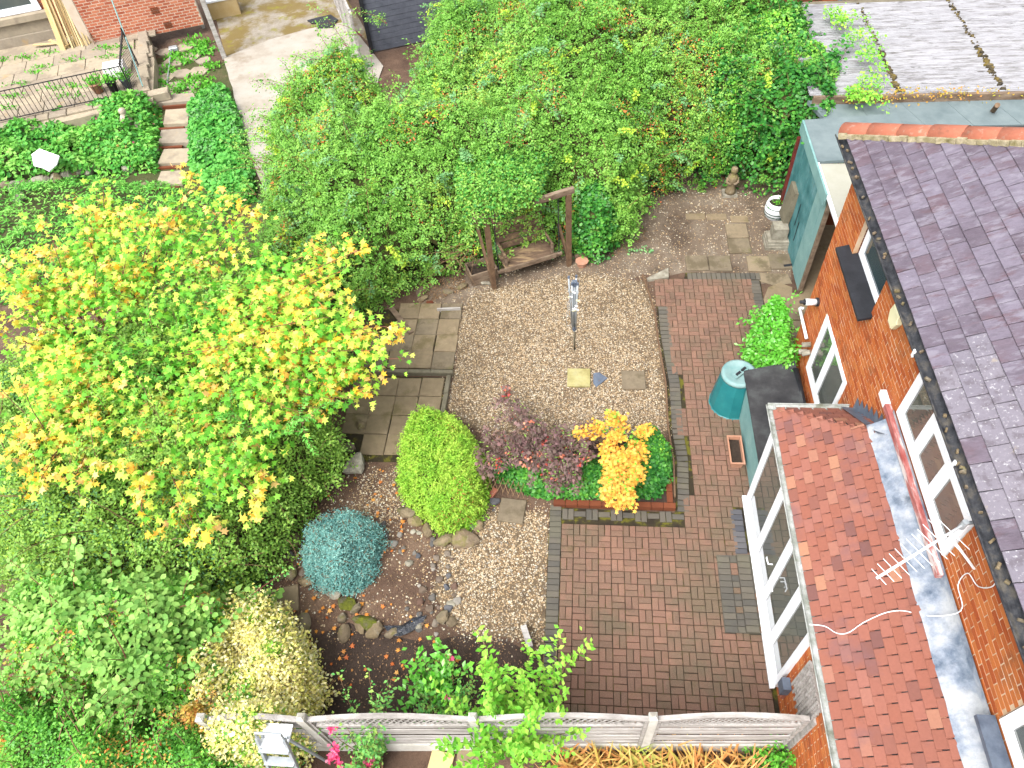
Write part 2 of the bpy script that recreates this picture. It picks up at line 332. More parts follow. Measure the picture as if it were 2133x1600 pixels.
mat('nb_brick', [c(196, 108, 78, 1.25), c(212, 126, 94, 1.25), c(180, 92, 66, 1.25), c(220, 140, 106, 1.25), c(188, 100, 84, 1.25)], mode='piece', scale=1.2, mott=(40, .12), bump=(90, .25))
mat('nb_mortar', [(.3, c(228, 206, 182, 1.25)), (.7, c(240, 224, 206, 1.25))], scale=6, mott=(50, .1))
mat('white_frame', [(.3, c(232, 236, 242, 1.9)), (.7, c(246, 248, 252, 1.9))], scale=3, rough=.35, mott=(4, .02), bump=None, spec=.5)
mat('white_paint', [(.3, c(214, 218, 220, 1.7)), (.7, c(244, 246, 248, 1.7))], scale=6, rough=.6, mott=(20, .08), bump=(40, .2))
mat('glass', [(.3, c(104, 110, 104)), (.7, c(136, 138, 128))], scale=1, rough=.02, mott=None, bump=None, spec=.8, ior=1.9)  # pale base colour imitates reflections and the room behind the panes
mat('glass_teal', [(.3, c(44, 78, 88)), (.7, c(96, 110, 108))], scale=1.2, rough=.04, mott=None, bump=None, spec=.7, ior=1.7)
mat('black', [(.3, c(34, 36, 42)), (.7, c(58, 60, 68))], scale=5, rough=.6, mott=(50, .15), bump=(90, .2), spec=.4)
mat('gutter_dark', [(.35, c(56, 58, 64)), (.5, c(84, 86, 92)), (.65, c(128, 122, 112))], scale=6, rough=.6, mott=(30, .3), bump=(40, .5))
mat('slate', [c(126, 113, 130, 0.90), c(142, 131, 148, 0.90), c(115, 101, 116, 0.90), c(149, 139, 157, 0.90), c(135, 123, 140, 0.90), c(121, 97, 108, 0.90), c(155, 145, 158, 0.90)], mode='piece', scale=2.5, mott=(11, .40), bump=(40, .6), rough=.6, spec=.45, stretch=(.5, 1.6, 1),
    stains=((c(117, 81, 88, 0.90), 4.6, .60, .6), (c(174, 168, 183, 0.90), 7, .57, .55), (c(101, 93, 100, 0.90), 11, .60, .5), (c(239, 234, 238, 0.90), 30, .72, .9)))
mat('lichen_slate', [c(147, 140, 154, 0.93), c(161, 154, 165, 0.93)], mode='piece', scale=1.0, mott=(16, .16), bump=(60, .4), rough=.6, stains=((c(109, 99, 107, 0.93), 8, .56, .6), (c(232, 231, 235, 0.93), 30, .63, .9), (c(218, 201, 165, 0.93), 5, .70, .8)))
mat('hip_tile', [c(206, 122, 94), c(220, 138, 110), c(196, 110, 88)], mode='piece', scale=2, mott=(20, .15), bump=(40, .4), stains=((c(226, 196, 176), 14, .62, .6), (c(150, 104, 84), 5, .62, .6)))
mat('hip_mortar', [(.3, c(150, 140, 90)), (.6, c(214, 200, 166)), (.8, c(236, 226, 200))], scale=9, mott=(30, .2), bump=(30, .8), bdist=.02)
mat('red_tile', [c(160, 110, 103, 0.74), c(196, 125, 105, 0.74), c(202, 131, 112, 0.74), c(200, 125, 103, 0.74), c(208, 135, 116, 0.74), c(202, 129, 107, 0.74), c(208, 139, 123, 0.74), c(232, 169, 134, 0.74)], mode='piece', scale=0, mott=(30, .12), bump=(70, .35), stains=((c(178, 134, 139, 0.60), 1.5, .58, .5), (c(144, 104, 86, 0.60), 9, .70, .6)))
mat('lead', [(.3, c(120, 138, 162, 0.87)), (.45, c(186, 198, 216, 0.87)), (.6, c(236, 240, 246, 0.87))], scale=3.2, rough=.5, mott=(14, .2), bump=(18, .4), bdist=.02, metal=.1, stains=((c(70, 84, 104, 0.87), 2.2, .62, .8),))
mat('lead_dark', [(.3, c(92, 104, 124)), (.7, c(140, 152, 170))], scale=4, rough=.5, mott=(18, .15), bump=(30, .3))
mat('gutter_grey', [(.3, c(150, 156, 144, 1.15)), (.5, c(196, 200, 194, 1.15)), (.7, c(232, 234, 234, 1.15))], scale=7, rough=.7, mott=(30, .2), bump=(50, .4), stains=((c(120, 122, 96, 1.15), 5, .60, .7),))
mat('red_paint', [(.35, c(176, 84, 78, 1.2)), (.5, c(204, 132, 126, 1.2)), (.6, c(238, 224, 220, 1.3))], scale=9, mott=(30, .12), bump=(40, .4), stretch=(1, .25, 1))
mat('dark_red_wood', [(.3, c(112, 44, 38)), (.7, c(146, 62, 52))], scale=5, mott=(30, .15))
mat('teal_paint', [(.3, c(52, 112, 116, 1.25)), (.5, c(86, 146, 150, 1.25)), (.7, c(122, 172, 176, 1.25))], scale=2.2, mott=(30, .12), bump=(50, .3), stains=((c(140, 142, 124, 1.25), 14, .64, .7),), rough=.6)
mat('teal_pale', [(.3, c(122, 168, 168, 1.25)), (.7, c(152, 192, 188, 1.25))], scale=3, mott=(30, .1), bump=(50, .2), rough=.6)
mat('felt_grey', [(.3, c(132, 150, 154, 0.85)), (.7, c(166, 182, 184, 0.85))], scale=2, mott=(160, .12), bump=(200, .3))
mat('felt_dark', [(.3, c(52, 52, 56)), (.5, c(72, 72, 74)), (.75, c(108, 112, 112))], scale=2.2, mott=(120, .2), bump=(160, .4))
mat('cream_sheet', [(.3, c(222, 220, 198, 0.80)), (.7, c(238, 236, 220, 0.80))], scale=1.5, rough=.4, mott=(20, .05), bump=None)
mat('corrugated', [(.3, c(206, 204, 210, 0.66)), (.5, c(230, 230, 236, 0.66)), (.7, c(244, 244, 248, 0.66))], scale=5, mott=(16, .10), bump=(60, .2), stains=((c(176, 172, 172, 0.66), 9, .55, .8), (c(110, 102, 96, 0.66), 12, .64, .9)), stretch=(.22, 2.2, 1))  # lengthwise streaks are dirt and also stand in for corrugation shading
mat('old_wood', [(.3, c(112, 92, 76, 1.15)), (.5, c(146, 124, 104, 1.15)), (.7, c(176, 156, 134, 1.15))], scale=9, mott=(30, .2), bump=(40, .5), stretch=(.3, 1, 1))
mat('brown_wood', [(.3, c(104, 79, 60, 1.20)), (.7, c(147, 118, 91, 1.20))], scale=9, mott=(40, .18), bump=(50, .4))
mat('seat_wood', [(.3, c(84, 66, 54, 1.55)), (.5, c(120, 98, 80, 1.55)), (.66, c(172, 146, 110, 1.55))], scale=6, mott=(30, .25), bump=(50, .5), stretch=(.35, 1.5, 1))
mat('silver_wood', [(.3, c(150, 144, 138, 1.3)), (.5, c(188, 182, 176, 1.3)), (.7, c(214, 210, 206, 1.3))], scale=8, mott=(30, .16), bump=(40, .5), stretch=(.25, 1, 1.5))
mat('pale_concrete', [(.3, c(200, 196, 184, 1.3)), (.7, c(232, 228, 220, 1.3))], scale=3, mott=(24, .1), bump=(60, .3), stains=((c(168, 156, 134, 1.3), 2.5, .62, .5),))
mat('new_timber', [c(222, 194, 138, 1.2), c(234, 208, 156, 1.2), c(206, 176, 120, 1.2), c(240, 220, 176, 1.2)], mode='piece', scale=2, mott=(30, .1), bump=(40, .2))
mat('iron', [(.3, c(44, 44, 48)), (.7, c(74, 70, 72))], scale=12, rough=.5, mott=(50, .2), bump=None)
mat('alu', [(.3, c(176, 184, 190, 1.3)), (.7, c(214, 220, 224, 1.3))], scale=8, rough=.4, mott=(30, .1), bump=None, metal=.35)
mat('white_plastic', [(.3, c(240, 240, 242, 1.7)), (.7, c(252, 252, 252, 1.7))], scale=3, rough=.4, mott=None, bump=None)
mat('cream_plastic', [(.3, c(240, 234, 186, 1.5)), (.7, c(246, 242, 204, 1.5))], scale=3, rough=.4, mott=None, bump=None)
mat('green_plastic', [(.3, c(30, 122, 128, 1.2)), (.7, c(50, 146, 148, 1.2))], scale=3, rough=.45, mott=(10, .06), bump=(140, .08), spec=.4)
mat('green_plastic_lid', [(.3, c(140, 186, 186)), (.7, c(176, 208, 206))], scale=5, rough=.6, mott=(16, .08), bump=(60, .2))
mat('terracotta', [(.3, c(216, 152, 118)), (.7, c(234, 182, 154))], scale=5, mott=(30, .08), bump=(60, .2), rough=.7)
mat('compost', [(.3, c(64, 52, 44)), (.7, c(98, 82, 68))], scale=14, mott=(60, .3), bump=(60, 1), bdist=.03)
mat('dark_metal', [(.3, c(60, 62, 66)), (.7, c(92, 94, 98))], scale=8, rough=.5, mott=(40, .2), bump=None, metal=.3)
mat('bark', [(.3, c(120, 96, 76)), (.7, c(168, 140, 112))], scale=14, mott=(40, .2), bump=(40, .5))
mat('twig', [(.3, c(140, 108, 78)), (.7, c(190, 156, 116))], scale=6, mott=None, bump=None)
mat('twig_red', [(.3, c(132, 70, 64)), (.7, c(176, 110, 92))], scale=6, mott=None, bump=None)

# ---------------------------------------------------------------- ground sheet, beds
gx = MB(); gx.quad((-60, -30, 0), (60, -30, 0), (60, 90, 0), (-60, 90, 0)); struct('ground', gx, 'soil')
def sheet(name, poly, z, m):
    n = len(poly); a = sum(poly[i][0]*poly[(i+1) % n][1]-poly[(i+1) % n][0]*poly[i][1] for i in range(n))
    if a < 0: poly = poly[::-1]
    return struct(name, MB().add([(x, y, z) for x, y in poly], [tuple(range(n))]), m)
def wobble(poly, amp, step, seed):
    r = random.Random(seed); out = []
    for i in range(len(poly)):
        a, b_ = Vector(poly[i]), Vector(poly[(i+1) % len(poly)]); k = max(1, int((b_-a).length/step))
        for j in range(k): p = a.lerp(b_, j/k); out.append((p.x+r.uniform(-amp, amp), p.y+r.uniform(-amp, amp)))
    return out
GRAV1 = [(-2.53,10.38),(-2.34,11.21),(-1.78,11.36),(-0.22,11.82),(1.33,11.59),(1.52,10.80),(1.55,9.99),(1.65,8.76),(1.63,7.59),(0.47,7.30),(-1.83,7.56),(-2.53,8.10),(-2.50,9.05)]
GRAV2 = [(-2.22,5.31),(-1.98,5.68),(-1.43,5.97),(-0.50,5.98),(-0.48,4.40),(-0.47,3.65),(-1.02,3.80),(-1.61,3.78),(-1.97,3.95),(-2.27,4.48)]
GRAV3 = [(-3.82,6.57),(-3.23,6.69),(-2.84,5.92),(-3.27,5.45),(-3.82,5.89)]
sheet('dirt_ground', wobble([(-3.39,10.77),(-3.69,11.36),(-2.47,11.98),(-0.23,12.61),(0.87,13.96),(1.24,14.87),(2.45,15.62),(4.99,15.57),(4.83,14.26),(4.44,11.52),(3.79,11.52),(2.27,11.89),(1.34,11.67),(-0.21,11.37),(-2.30,10.78)], .12, .4, 1), .004, 'dirt')
sheet('planting_bed', wobble([(-4.23,3.62),(-3.60,3.87),(-2.72,3.69),(-1.02,3.77),(-0.43,3.58),(-0.39,2.70),(-4.16,2.50),(-4.43,2.96)], .07, .3, 2), .004, 'topsoil')
sheet('gravel_ground', wobble(GRAV1, .06, .3, 3), .008, 'gravel_base')
sheet('gravel_ground', wobble(GRAV2, .08, .25, 4), .008, 'gravel_base')
# pebbles: real low stones, too small and many to pick apart
def pebbles(name, polys, dens, smin, smax, m, z, seed, spill=0.0):
    r = np.random.default_rng(seed); Ps = []
    for poly in polys:
        x0, x1, y0, y1 = min(p[0] for p in poly)-.3, max(p[0] for p in poly)+.3, min(p[1] for p in poly)-.3, max(p[1] for p in poly)+.3
        n = int((x1-x0)*(y1-y0)*dens); x = r.uniform(x0, x1, n); y = r.uniform(y0, y1, n)
        jx, jy = x+r.normal(0, spill, n), y+r.normal(0, spill, n); k = pip(jx, jy, poly) & (r.random(n) < .72+.28*vnoise(x, y, .5, seed)); Ps.append(np.stack([x[k], y[k]], 1))
    P = np.concatenate(Ps); n = len(P); s = (smin+(smax-smin)*r.random(n)**2)
    t = np.array([(1, 0, 0), (.45, .8, 0), (-.5, .85, 0), (-1, .05, 0), (-.5, -.8, 0), (.5, -.85, 0), (.35, .1, .75), (-.35, -.05, .7)])
    f = np.array([(0, 1, 6), (1, 2, 6), (2, 7, 6), (2, 3, 7), (3, 4, 7), (4, 5, 7), (5, 6, 7), (5, 0, 6)])
    a = r.uniform(0, 6.28, n); ca, sa = np.cos(a), np.sin(a); e = r.uniform(.55, 1, n); hgt = r.uniform(.4, .9, n)
    jit = r.uniform(.8, 1.2, (n, 8, 3))*t[None]
    lx, ly, lz = jit[..., 0]*s[:, None]/2, jit[..., 1]*(s*e)[:, None]/2, jit[..., 2]*(s*hgt)[:, None]/2
    V = np.stack([P[:, :1]+lx*ca[:, None]-ly*sa[:, None], P[:, 1:]+lx*sa[:, None]+ly*ca[:, None], z+lz], -1)
    I = f[None]+(np.arange(n)*8)[:, None, None]
    o = np_mesh(name, V.reshape(-1, 3), I.reshape(-1, 3), 3, m); return tag(o, kind='stuff')
tag(pebbles('gravel', [GRAV1], 3000, .016, .038, 'pebble', .009, 1, .10), 'pale tan gravel of small pebbles round the washing line', 'gravel')
tag(pebbles('gravel', [GRAV2, GRAV3], 2800, .016, .042, 'pebble', .009, 2, .10), 'pale gravel strip beside the brick patio edge', 'gravel')
tag(pebbles('stone_chips', [[(-3.39,10.77),(-2.47,11.98),(-0.23,12.61),(0.87,13.96),(2.45,15.62),(4.96,15.37),(4.46,11.67),(2.27,11.89),(1.34,11.67),(-0.21,11.37),(-2.30,10.78)], [(-5.57,6.42),(-3.92,7.08),(-2.46,5.57),(-1.93,3.95),(-3.70,3.64),(-4.96,4.28)]], 520, .012, .045, 'pebble', .005, 3, .05), 'scattered small stone chips on bare soil', 'stones')

# ---------------------------------------------------------------- block paving
PZ = .035
def chamfer_mesh(name, L_, W_, H_, m, ch=.006): return MB().cbox(-L_/2, L_/2, -W_/2, W_/2, 0, H_, ch).mesh(name, m)
sheet('paving_bed', [(-.48, 2.45), (2.86, 2.5), (2.86, 6.25), (3.62, 6.3), (3.80, 11.82), (2.24, 11.83), (2.2, 11.64), (1.56, 11.64), (1.58, 10.0), (1.64, 8.76), (1.62, 7.7), (1.67, 7.0), (1.62, 5.99), (-.48, 6.03)], .012, 'joint')
patio = bpy.data.objects['paving_bed']; patio.name = 'patio'; patio['label'] = 'red brown block paving patio and path with grey border blocks'
spots = []   # (x, y, rz, kind)
M_ = .2035
red_poly = [(-.27, 2.5), (2.72, 2.5), (2.72, 6.3), (3.62, 6.3), (3.6, 9.75), (3.52, 11.62), (1.56, 11.62), (1.58, 11.0), (1.78, 10.7), (1.79, 10), (1.88, 8.76), (1.86, 7.7), (1.90, 7.0), (1.84, 5.80), (-.27, 5.80)]
step_zone = lambda x, y: (2.29 < x < 2.86 and 4.07 < y < 5.16) or (2.50 < x and 5.30 < y < 6.12)
x_ = -.27; i = 0
while x_ < 3.7:
    y_ = 2.46; j = 0
    while y_ < 11.7:
        cx, cy = x_+M_/2, y_+M_/2
        if pip(np.array([cx]), np.array([cy]), red_poly)[0] and not step_zone(cx, cy):
            for k in (-1, 1):
                if (i+j) % 2: spots.append((cx, cy+k*M_/4, 0, 'r'))
                else: spots.append((cx+k*M_/4, cy, math.pi/2, 'r'))
        y_ += M_; j += 1
    x_ += M_; i += 1
y_ = 2.5
while y_ < 6.0: spots.append((-.375, y_+.05, 0, 'g')); y_ += M_/2
x_ = -.27; k = 0
while x_ < 1.6:      # grey header course along the raised bed
    spots.append((x_+M_/2, 5.86+(0.05 if k % 2 else 0), 0, 'g')) if k % 2 else spots.extend([(x_+M_/4, 5.90, math.pi/2, 'g'), (x_+3*M_/4, 5.90, math.pi/2, 'g')])
    if k % 2: spots.append((x_+M_/2, 5.86+.05+M_/2-.1, 0, 'g')) if False else None
    x_ += M_; k += 1
edge = [(1.66, 6.0), (1.72, 7.0), (1.68, 7.7), (1.70, 8.76), (1.61, 10.0), (1.60, 10.8)]
for q in range(len(edge)-1):
    a, b_ = Vector(edge[q]), Vector(edge[q+1]); n_ = int((b_-a).length/(M_/2)); d = (b_-a).normalized(); ang = math.atan2(d.y, d.x)-math.pi/2
    for t_ in range(n_): p = a.lerp(b_, (t_+.5)/n_); spots.append((p.x+.1, p.y, ang, 'g'))
x_ = 2.27
while x_ < 3.7: spots.append((x_+M_/4, 11.70, math.pi/2, 'g')); x_ += M_/2
y_ = 9.8
while y_ < 11.55: spots.append((3.66, y_, 0, 'g')); y_ += M_/2
for yy in np.arange(5.32, 6.1, M_/2): spots.append((2.62, yy, 0, 'b'))
pm = {k: chamfer_mesh('paver', .194, .093, .026, {'r': 'paver_red', 'g': 'paver_grey', 'b': 'paver_blue'}[k], .006) for k in 'rgb'}
spots.sort(key=lambda q: q[0]*0+q[1])          # nearest rows show largest
rest = {'r': MB(), 'g': MB(), 'b': MB()}
for n_, (x, y, rz, k) in enumerate(spots):
    mtx = T(x+random.uniform(-.002, .002), y+random.uniform(-.002, .002), .0135+random.uniform(-.002, .003), rz+random.gauss(0, .008), (1, 1, 1), random.gauss(0, .006), random.gauss(0, .006))
    if n_ < 300: piece('paver', pm[k], mtx, patio)
    else: rest[k].cbox(-.097, .097, -.0465, .0465, 0, .026, .006, mtx)
for k, mb in rest.items(): tag(mb.build('paving_blocks', {'r': 'paver_red', 'g': 'paver_grey', 'b': 'paver_blue'}[k], patio), kind='stuff')
# grey door steps
st = thing('door_step', (2.5, 4.6, 0), 'low double step of grey blocks below the white patio doors', 'step')
for (a0, a1, z1, nx) in ((2.21, 2.52, .075, 3), (2.515, 2.80, .12, 3)):
    MB().box(a0+.004, a1-.004, 3.99, 5.24, .013, z1-.022).build('step_core', 'paver_grey', st)
    y_ = 3.985
    while y_ < 5.2:
        for q in range(2):
            m_ = 'paver_grey' if q == 0 else ('paver_red' if random.random() < .35 else 'paver_grey')
            wq = .2 if q == 0 else a1-a0-.2; xq = a0+.1 if q == 0 else a0+.2+wq/2
            piece('step_block', pm['g'] if m_ == 'paver_grey' else pm['r'], T(xq, y_+.05, z1-.026, random.gauss(0, .008), (wq/.203, 1, 1)), st)
        y_ += .1018

# ---------------------------------------------------------------- slabs
slab_me = chamfer_mesh('slab', .445, .445, .05, 'slab', .010); slabd_me = chamfer_mesh('slab', .445, .445, .05, 'slab_dark', .010)
terr = sheet('slab_terrace', [(-4.3, 8.98), (-2.50, 8.98), (-2.55, 10.7), (-4.3, 10.7)], .006, 'joint')
for i in range(4):
    for j in range(4):
        x, y = -2.74-.455*i, 9.26+.455*j
        if (i, j) in ((3, 3), (3, 2)): continue
        piece('slab', slabd_me if (i+j) % 3 else slab_me, T(x+random.gauss(0, .008), y+random.gauss(0, .008), -.012+random.uniform(0, .012), random.gauss(0, .012), (1, 1, 1), random.gauss(0, .006), random.gauss(0, .006)), terr)
terr2 = sheet('lower_terrace', [(-4.35, 6.85), (-2.62, 6.85), (-2.62, 8.84), (-4.35, 8.84)], .005, 'joint')
for i in range(4):
    for j in range(4):
        x, y = -2.87-.455*i, 8.58-.455*j
        if (i, j) == (3, 3): continue
        piece('slab', slabd_me, T(x+random.gauss(0, .008), y+random.gauss(0, .008), -.02+random.uniform(0, .008), random.gauss(0, .012), (1, 1, 1), random.gauss(0, .006), random.gauss(0, .006)), terr2)
kb = MB(); x_ = -4.3
while x_ < -2.55: piece('kerb_block', MB().cbox(-.225, .225, -.045, .045, 0, .11, .012).mesh('kerb_block', 'kerb'), T(x_+.22, 8.92, 0, random.gauss(0, .01)), terr2); x_ += .455
y_ = 8.85
while y_ > 7.7: piece('kerb_block', MB().cbox(-.045, .045, -.225, .225, 0, .11, .012).mesh('kerb_block', 'kerb'), T(-2.565, y_-.24, 0, random.gauss(0, .015)), terr2); y_ -= .46
far = sheet('stepping_path', [(2.2, 11.84), (4.1, 11.84), (4.1, 13.5), (3.2, 13.5), (3.2, 12.42), (2.2, 12.42)], .0065, 'dirt')
for (x, y, r_) in ((2.51, 12.12, .02), (3.0, 12.11, .0), (3.82, 12.09, -.02), (4.28, 12.17, .02), (3.49, 13.18, .03), (3.48, 12.68, .02)): piece('slab', slab_me, T(x, y, .0, r_, (1.06, 1.06, 1)), far)
piece('slab', slabd_me, T(2.62, 13.72, -.022, .02, (1.0, .45, 1)), far); piece('slab', slabd_me, T(3.1, 13.7, -.02, 0, (1.0, .45, 1)), far); piece('slab', slabd_me, T(3.6, 13.62, -.022, 0, (.9, .5, 1)), far)
def loose_slab(x, y, rz, m, label, s=(1, 1, 1), z=.0): return tag(piece('paving_slab', m, T(x, y, z, rz, s)), label, 'paving slab')
slaby_me = chamfer_mesh('paving_slab', .445, .445, .05, 'slab_yellow', .010)
loose_slab(-.02, 8.86, .0, slaby_me, 'yellowish square slab lying in the gravel left of the triangular slate')
loose_slab(1.03, 8.82, .02, slab_me, 'square slab lying in the gravel near the path kerb')
loose_slab(-1.12, 5.93, -.10, slab_me, 'square slab in gravel just right of the clipped green bush')
loose_slab(-4.66, 4.2, .28, slabd_me, 'grey brown slab lying on soil below the blue conifer', (1.0, 1.0, 1))
single('slate_piece', MB().prism([(0.26,8.97),(0.37,9.00),(0.53,8.86),(0.32,8.64),(0.26,8.73)], .0, .035), 'lead_dark', 'grey triangular slate piece between two square slabs', 'slate')
single('flagstone', MB().prism([(1.41,11.62),(1.88,11.94),(1.87,11.64),(1.43,11.56)], 0, .06), 'stone_pale', 'broken triangular pale flagstone at the top of the path', 'flagstone')
single('flagstone', MB().prism([(3.77,11.02),(3.92,11.38),(4.19,11.52),(4.41,11.38),(4.28,10.55),(3.81,10.28)], 0, .02), 'slab_dark', 'large irregular flagstone beside the climbing shrub', 'flagstone')
single('flagstone', MB().prism([(3.77,11.82),(4.38,11.79),(4.43,11.50),(4.03,11.44),(3.77,11.58)], 0, .018), 'slab', 'cracked flagstone at the doorway of the teal shed', 'flagstone')
# ---------------------------------------------------------------- thin kerb between gravel and path
ke = MB(); kp = [(1.34,11.74),(1.44,11.20),(1.54,10.66),(1.56,9.93),(1.65,8.76),(1.63,7.73),(1.68,7.03),(1.65,6.26)]
kthing = thing('path_kerb', (1.6, 9, 0), 'thin brown edging strip between the gravel and the block path', 'kerb')
for a, b_ in zip(kp[:-1], kp[1:]): MB().beam((a[0]-.02, a[1], .03), (b_[0]-.02, b_[1], .03), .03, .07).build('edging_strip', 'brown_wood', kthing)

# ---------------------------------------------------------------- the house
CAMP = Vector((0, 0, 11.03))
def frame_mtx(o, xdir, ydir):
    x = Vector(xdir).normalized(); y = Vector(ydir).normalized(); z = x.cross(y)
    return Matrix(((x.x, y.x, z.x, o[0]), (x.y, y.y, z.y, o[1]), (x.z, y.z, z.z, o[2]), (0, 0, 0, 1)))
def wall_panel(mb, fr, L_, H_, holes, back=.005, thick=.22):
    """backing wall with real openings, set back behind the brick faces; local x along, y inward, z up"""
    xs = sorted({0, L_, *[h[0] for h in holes], *[h[1] for h in holes]}); zs = sorted({0, H_, *[h[2] for h in holes], *[h[3] for h in holes]})
    for a, b_ in zip(xs[:-1], xs[1:]):
        for d, e in zip(zs[:-1], zs[1:]):
            m_ = ((a+b_)/2, (d+e)/2)
            if any(h[0] < m_[0] < h[1] and h[2] < m_[1] < h[3] for h in holes): continue
            mb.box(a, b_, back, thick, d, e, fr)
def brick_list(fr, L_, H_, holes, skip=None, bl=.225, bh=.075, j=.015):
    out = []; row = 0; z = 0
    while z+bh <= H_+.01:
        x = -(bl/2 if row % 2 else 0)
        while x < L_:
            a, b_ = max(x, 0)+j/2, min(x+bl, L_)-j/2
            for h in holes:
                if h[2] < z+bh/2 < h[3]:
                    if h[0] < a < h[1]: a = h[1]+j/2
                    if h[0] < b_ < h[1]: b_ = h[0]-j/2
                    if a < h[0] and b_ > h[1]: b_ = h[0]-j/2
            if b_-a > .03 and not (skip and skip((a+b_)/2, z+bh/2)): out.append((a, b_, z+j/2, z+bh-j/2))
            x += bl
        z += bh; row += 1
    return out
def lay_bricks(parent, fr, lst, m, limit, depth=.06):
    me = MB().box(-.5, .5, 0, 1, -.5, .5).mesh('brick', m)
    lst = sorted(lst, key=lambda q: (fr @ Vector(((q[0]+q[1])/2, 0, (q[2]+q[3])/2)) - CAMP).length)
    mb = MB()
    for i, (a, b_, d, e) in enumerate(lst):
        o_ = random.uniform(-.003, .002)
        mt = fr @ Matrix.Translation(((a+b_)/2, o_, (d+e)/2)) @ Matrix.Diagonal((b_-a, depth, e-d, 1))
        if i < limit: piece('brick', me, mt, parent)
        else: mb.box(-.5, .5, 0, 1, -.5, .5, mt)
    if mb.v: tag(mb.build('brickwork', m, parent), kind='stuff')
def window(parent, fr, x0, x1, z0, z1, mull=(), trans=(), fw_=.07, dep=(-.02, .06), m='glass', name='window', sash=.035):
    """white framed window in a wall frame: outer frame, mullions, transoms, panes as sub-parts"""
    mb = MB(); d0, d1 = dep
    mb.box(x0, x1, d0, d1, z0, z0+fw_, fr); mb.box(x0, x1, d0, d1, z1-fw_, z1, fr)
    mb.box(x0, x0+fw_, d0, d1, z0+fw_, z1-fw_, fr); mb.box(x1-fw_, x1, d0, d1, z0+fw_, z1-fw_, fr)
    xs = [x0+fw_] + [q for mm in mull for q in (mm-fw_*.6, mm+fw_*.6)] + [x1-fw_]
    for mm in mull: mb.box(mm-fw_*.6, mm+fw_*.6, d0, d1, z0+fw_, z1-fw_, fr)
    f = mb.build(name, 'white_frame', parent)
    for i in range(0, len(xs), 2):
        a, b_ = xs[i], xs[i+1]; cells = [(z0+fw_, z1-fw_)]
        for (ti, tz) in trans:
            if ti == i//2: cells = [(z0+fw_, tz-fw_*.5), (tz+fw_*.5, z1-fw_)]; MB().box(a, b_, d0+.002, d1-.002, tz-fw_*.5, tz+fw_*.5, fr).build('transom', 'white_frame', f)
        for (d, e) in cells:
            s_ = MB(); q0 = d0+.015
            s_.box(a, b_, q0, d1-.01, d, d+sash, fr); s_.box(a, b_, q0, d1-.01, e-sash, e, fr); s_.box(a, a+sash, q0, d1-.01, d+sash, e-sash, fr); s_.box(b_-sash, b_, q0, d1-.01, d+sash, e-sash, fr)
            s_.build('sash', 'white_frame', f)
            MB().box(a+sash, b_-sash, d0+.035, d0+.045, d+sash, e-sash, fr).build('pane', m, f)
    return f
house = thing('house', (5.5, 5, 0), 'orange brick house with purple slate roof and red tiled extension', 'house')
WX = 3.9
fm = frame_mtx((WX, 9.15, 0), (0, -1, 0), (1, 0, 0))       # main wall facing the garden; local x = 9.15 - y
U = lambda y: 9.15-y
holesM = [(U(8.30), U(7.12), 3.62, 4.56), (U(8.32), U(6.9), 1.08, 2.42), (U(5.58), U(3.64), 3.52, 4.56), (U(2.02), U(.3), 3.60, 4.56)]
wall = MB(); wall_panel(wall, fm, 11.5, 4.56, holesM); wall.box(WX+.022, 9.5, 8.93, 9.13, 0, 4.55); wl = wall.build('wall', 'mortar', house)
ext_hid = lambda x, z: (x > U(6.45) and z < 2.45+min(.8, max(0, (x-U(6.45))*.8))-.05)
lay_bricks(wl, fm, brick_list(fm, 11.5, 4.54, holesM, lambda x, z: ext_hid(x, z) or x > 9.2), 'brick', 300)
fe = frame_mtx((WX, 9.15, 0), (1, 0, 0), (0, -1, 0))       # far gable end seen at the corner
tag(MB().box(0, .07, -.012, 0, 0, 4.5, fe).build('corner_bricks', 'brick', wl), kind='stuff')
for (a, b_, zz) in ((7.12, 8.30, 3.62), ):   # brick reveal beside the small upper window
    for k in range(11): MB().box(U(8.30)-.004, U(8.30)+.004, .07, .115, zz+.02+k*.085, zz+.095+k*.085, fm).build('reveal_brick', 'brick_dark', wl)
window(house, fm, U(8.28), U(7.14), 3.68, 4.60, fw_=.06, dep=(.08, .15), m='glass_teal')
sill = MB(); sill.add([fm @ Vector(q) for q in [(U(8.50), -.17, 3.58), (U(7.04), -.17, 3.58), (U(7.04), .10, 3.66), (U(8.50), .10, 3.66), (U(8.50), -.17, 3.62), (U(7.04), -.17, 3.62), (U(7.04), .10, 3.70), (U(8.50), .10, 3.70)]],
    [(3, 2, 1, 0), (4, 5, 6, 7), (0, 1, 5, 4), (1, 2, 6, 5), (2, 3, 7, 6), (3, 0, 4, 7)]); sill.build('window_sill', 'black', house)
window(house, fm, U(8.30), U(6.92), 1.10, 2.40, mull=(U(7.70),), fw_=.07)
window(house, fm, U(5.56), U(3.66), 3.54, 4.60, mull=(U(4.93), U(4.35)), trans=((1, 4.22), (2, 4.22)), fw_=.075)
window(house, fm, U(2.0), U(.3), 3.62, 4.60, mull=(U(1.2),), fw_=.08)
MB().box(U(5.95), U(3.48), -.075, -.005, 3.36, 3.45, fm).build('sill_board', 'red_paint', house)
MB().box(U(5.97), U(5.75), -.08, -.006, 3.37, 3.455, fm).build('sill_board_end', 'white_paint', house)
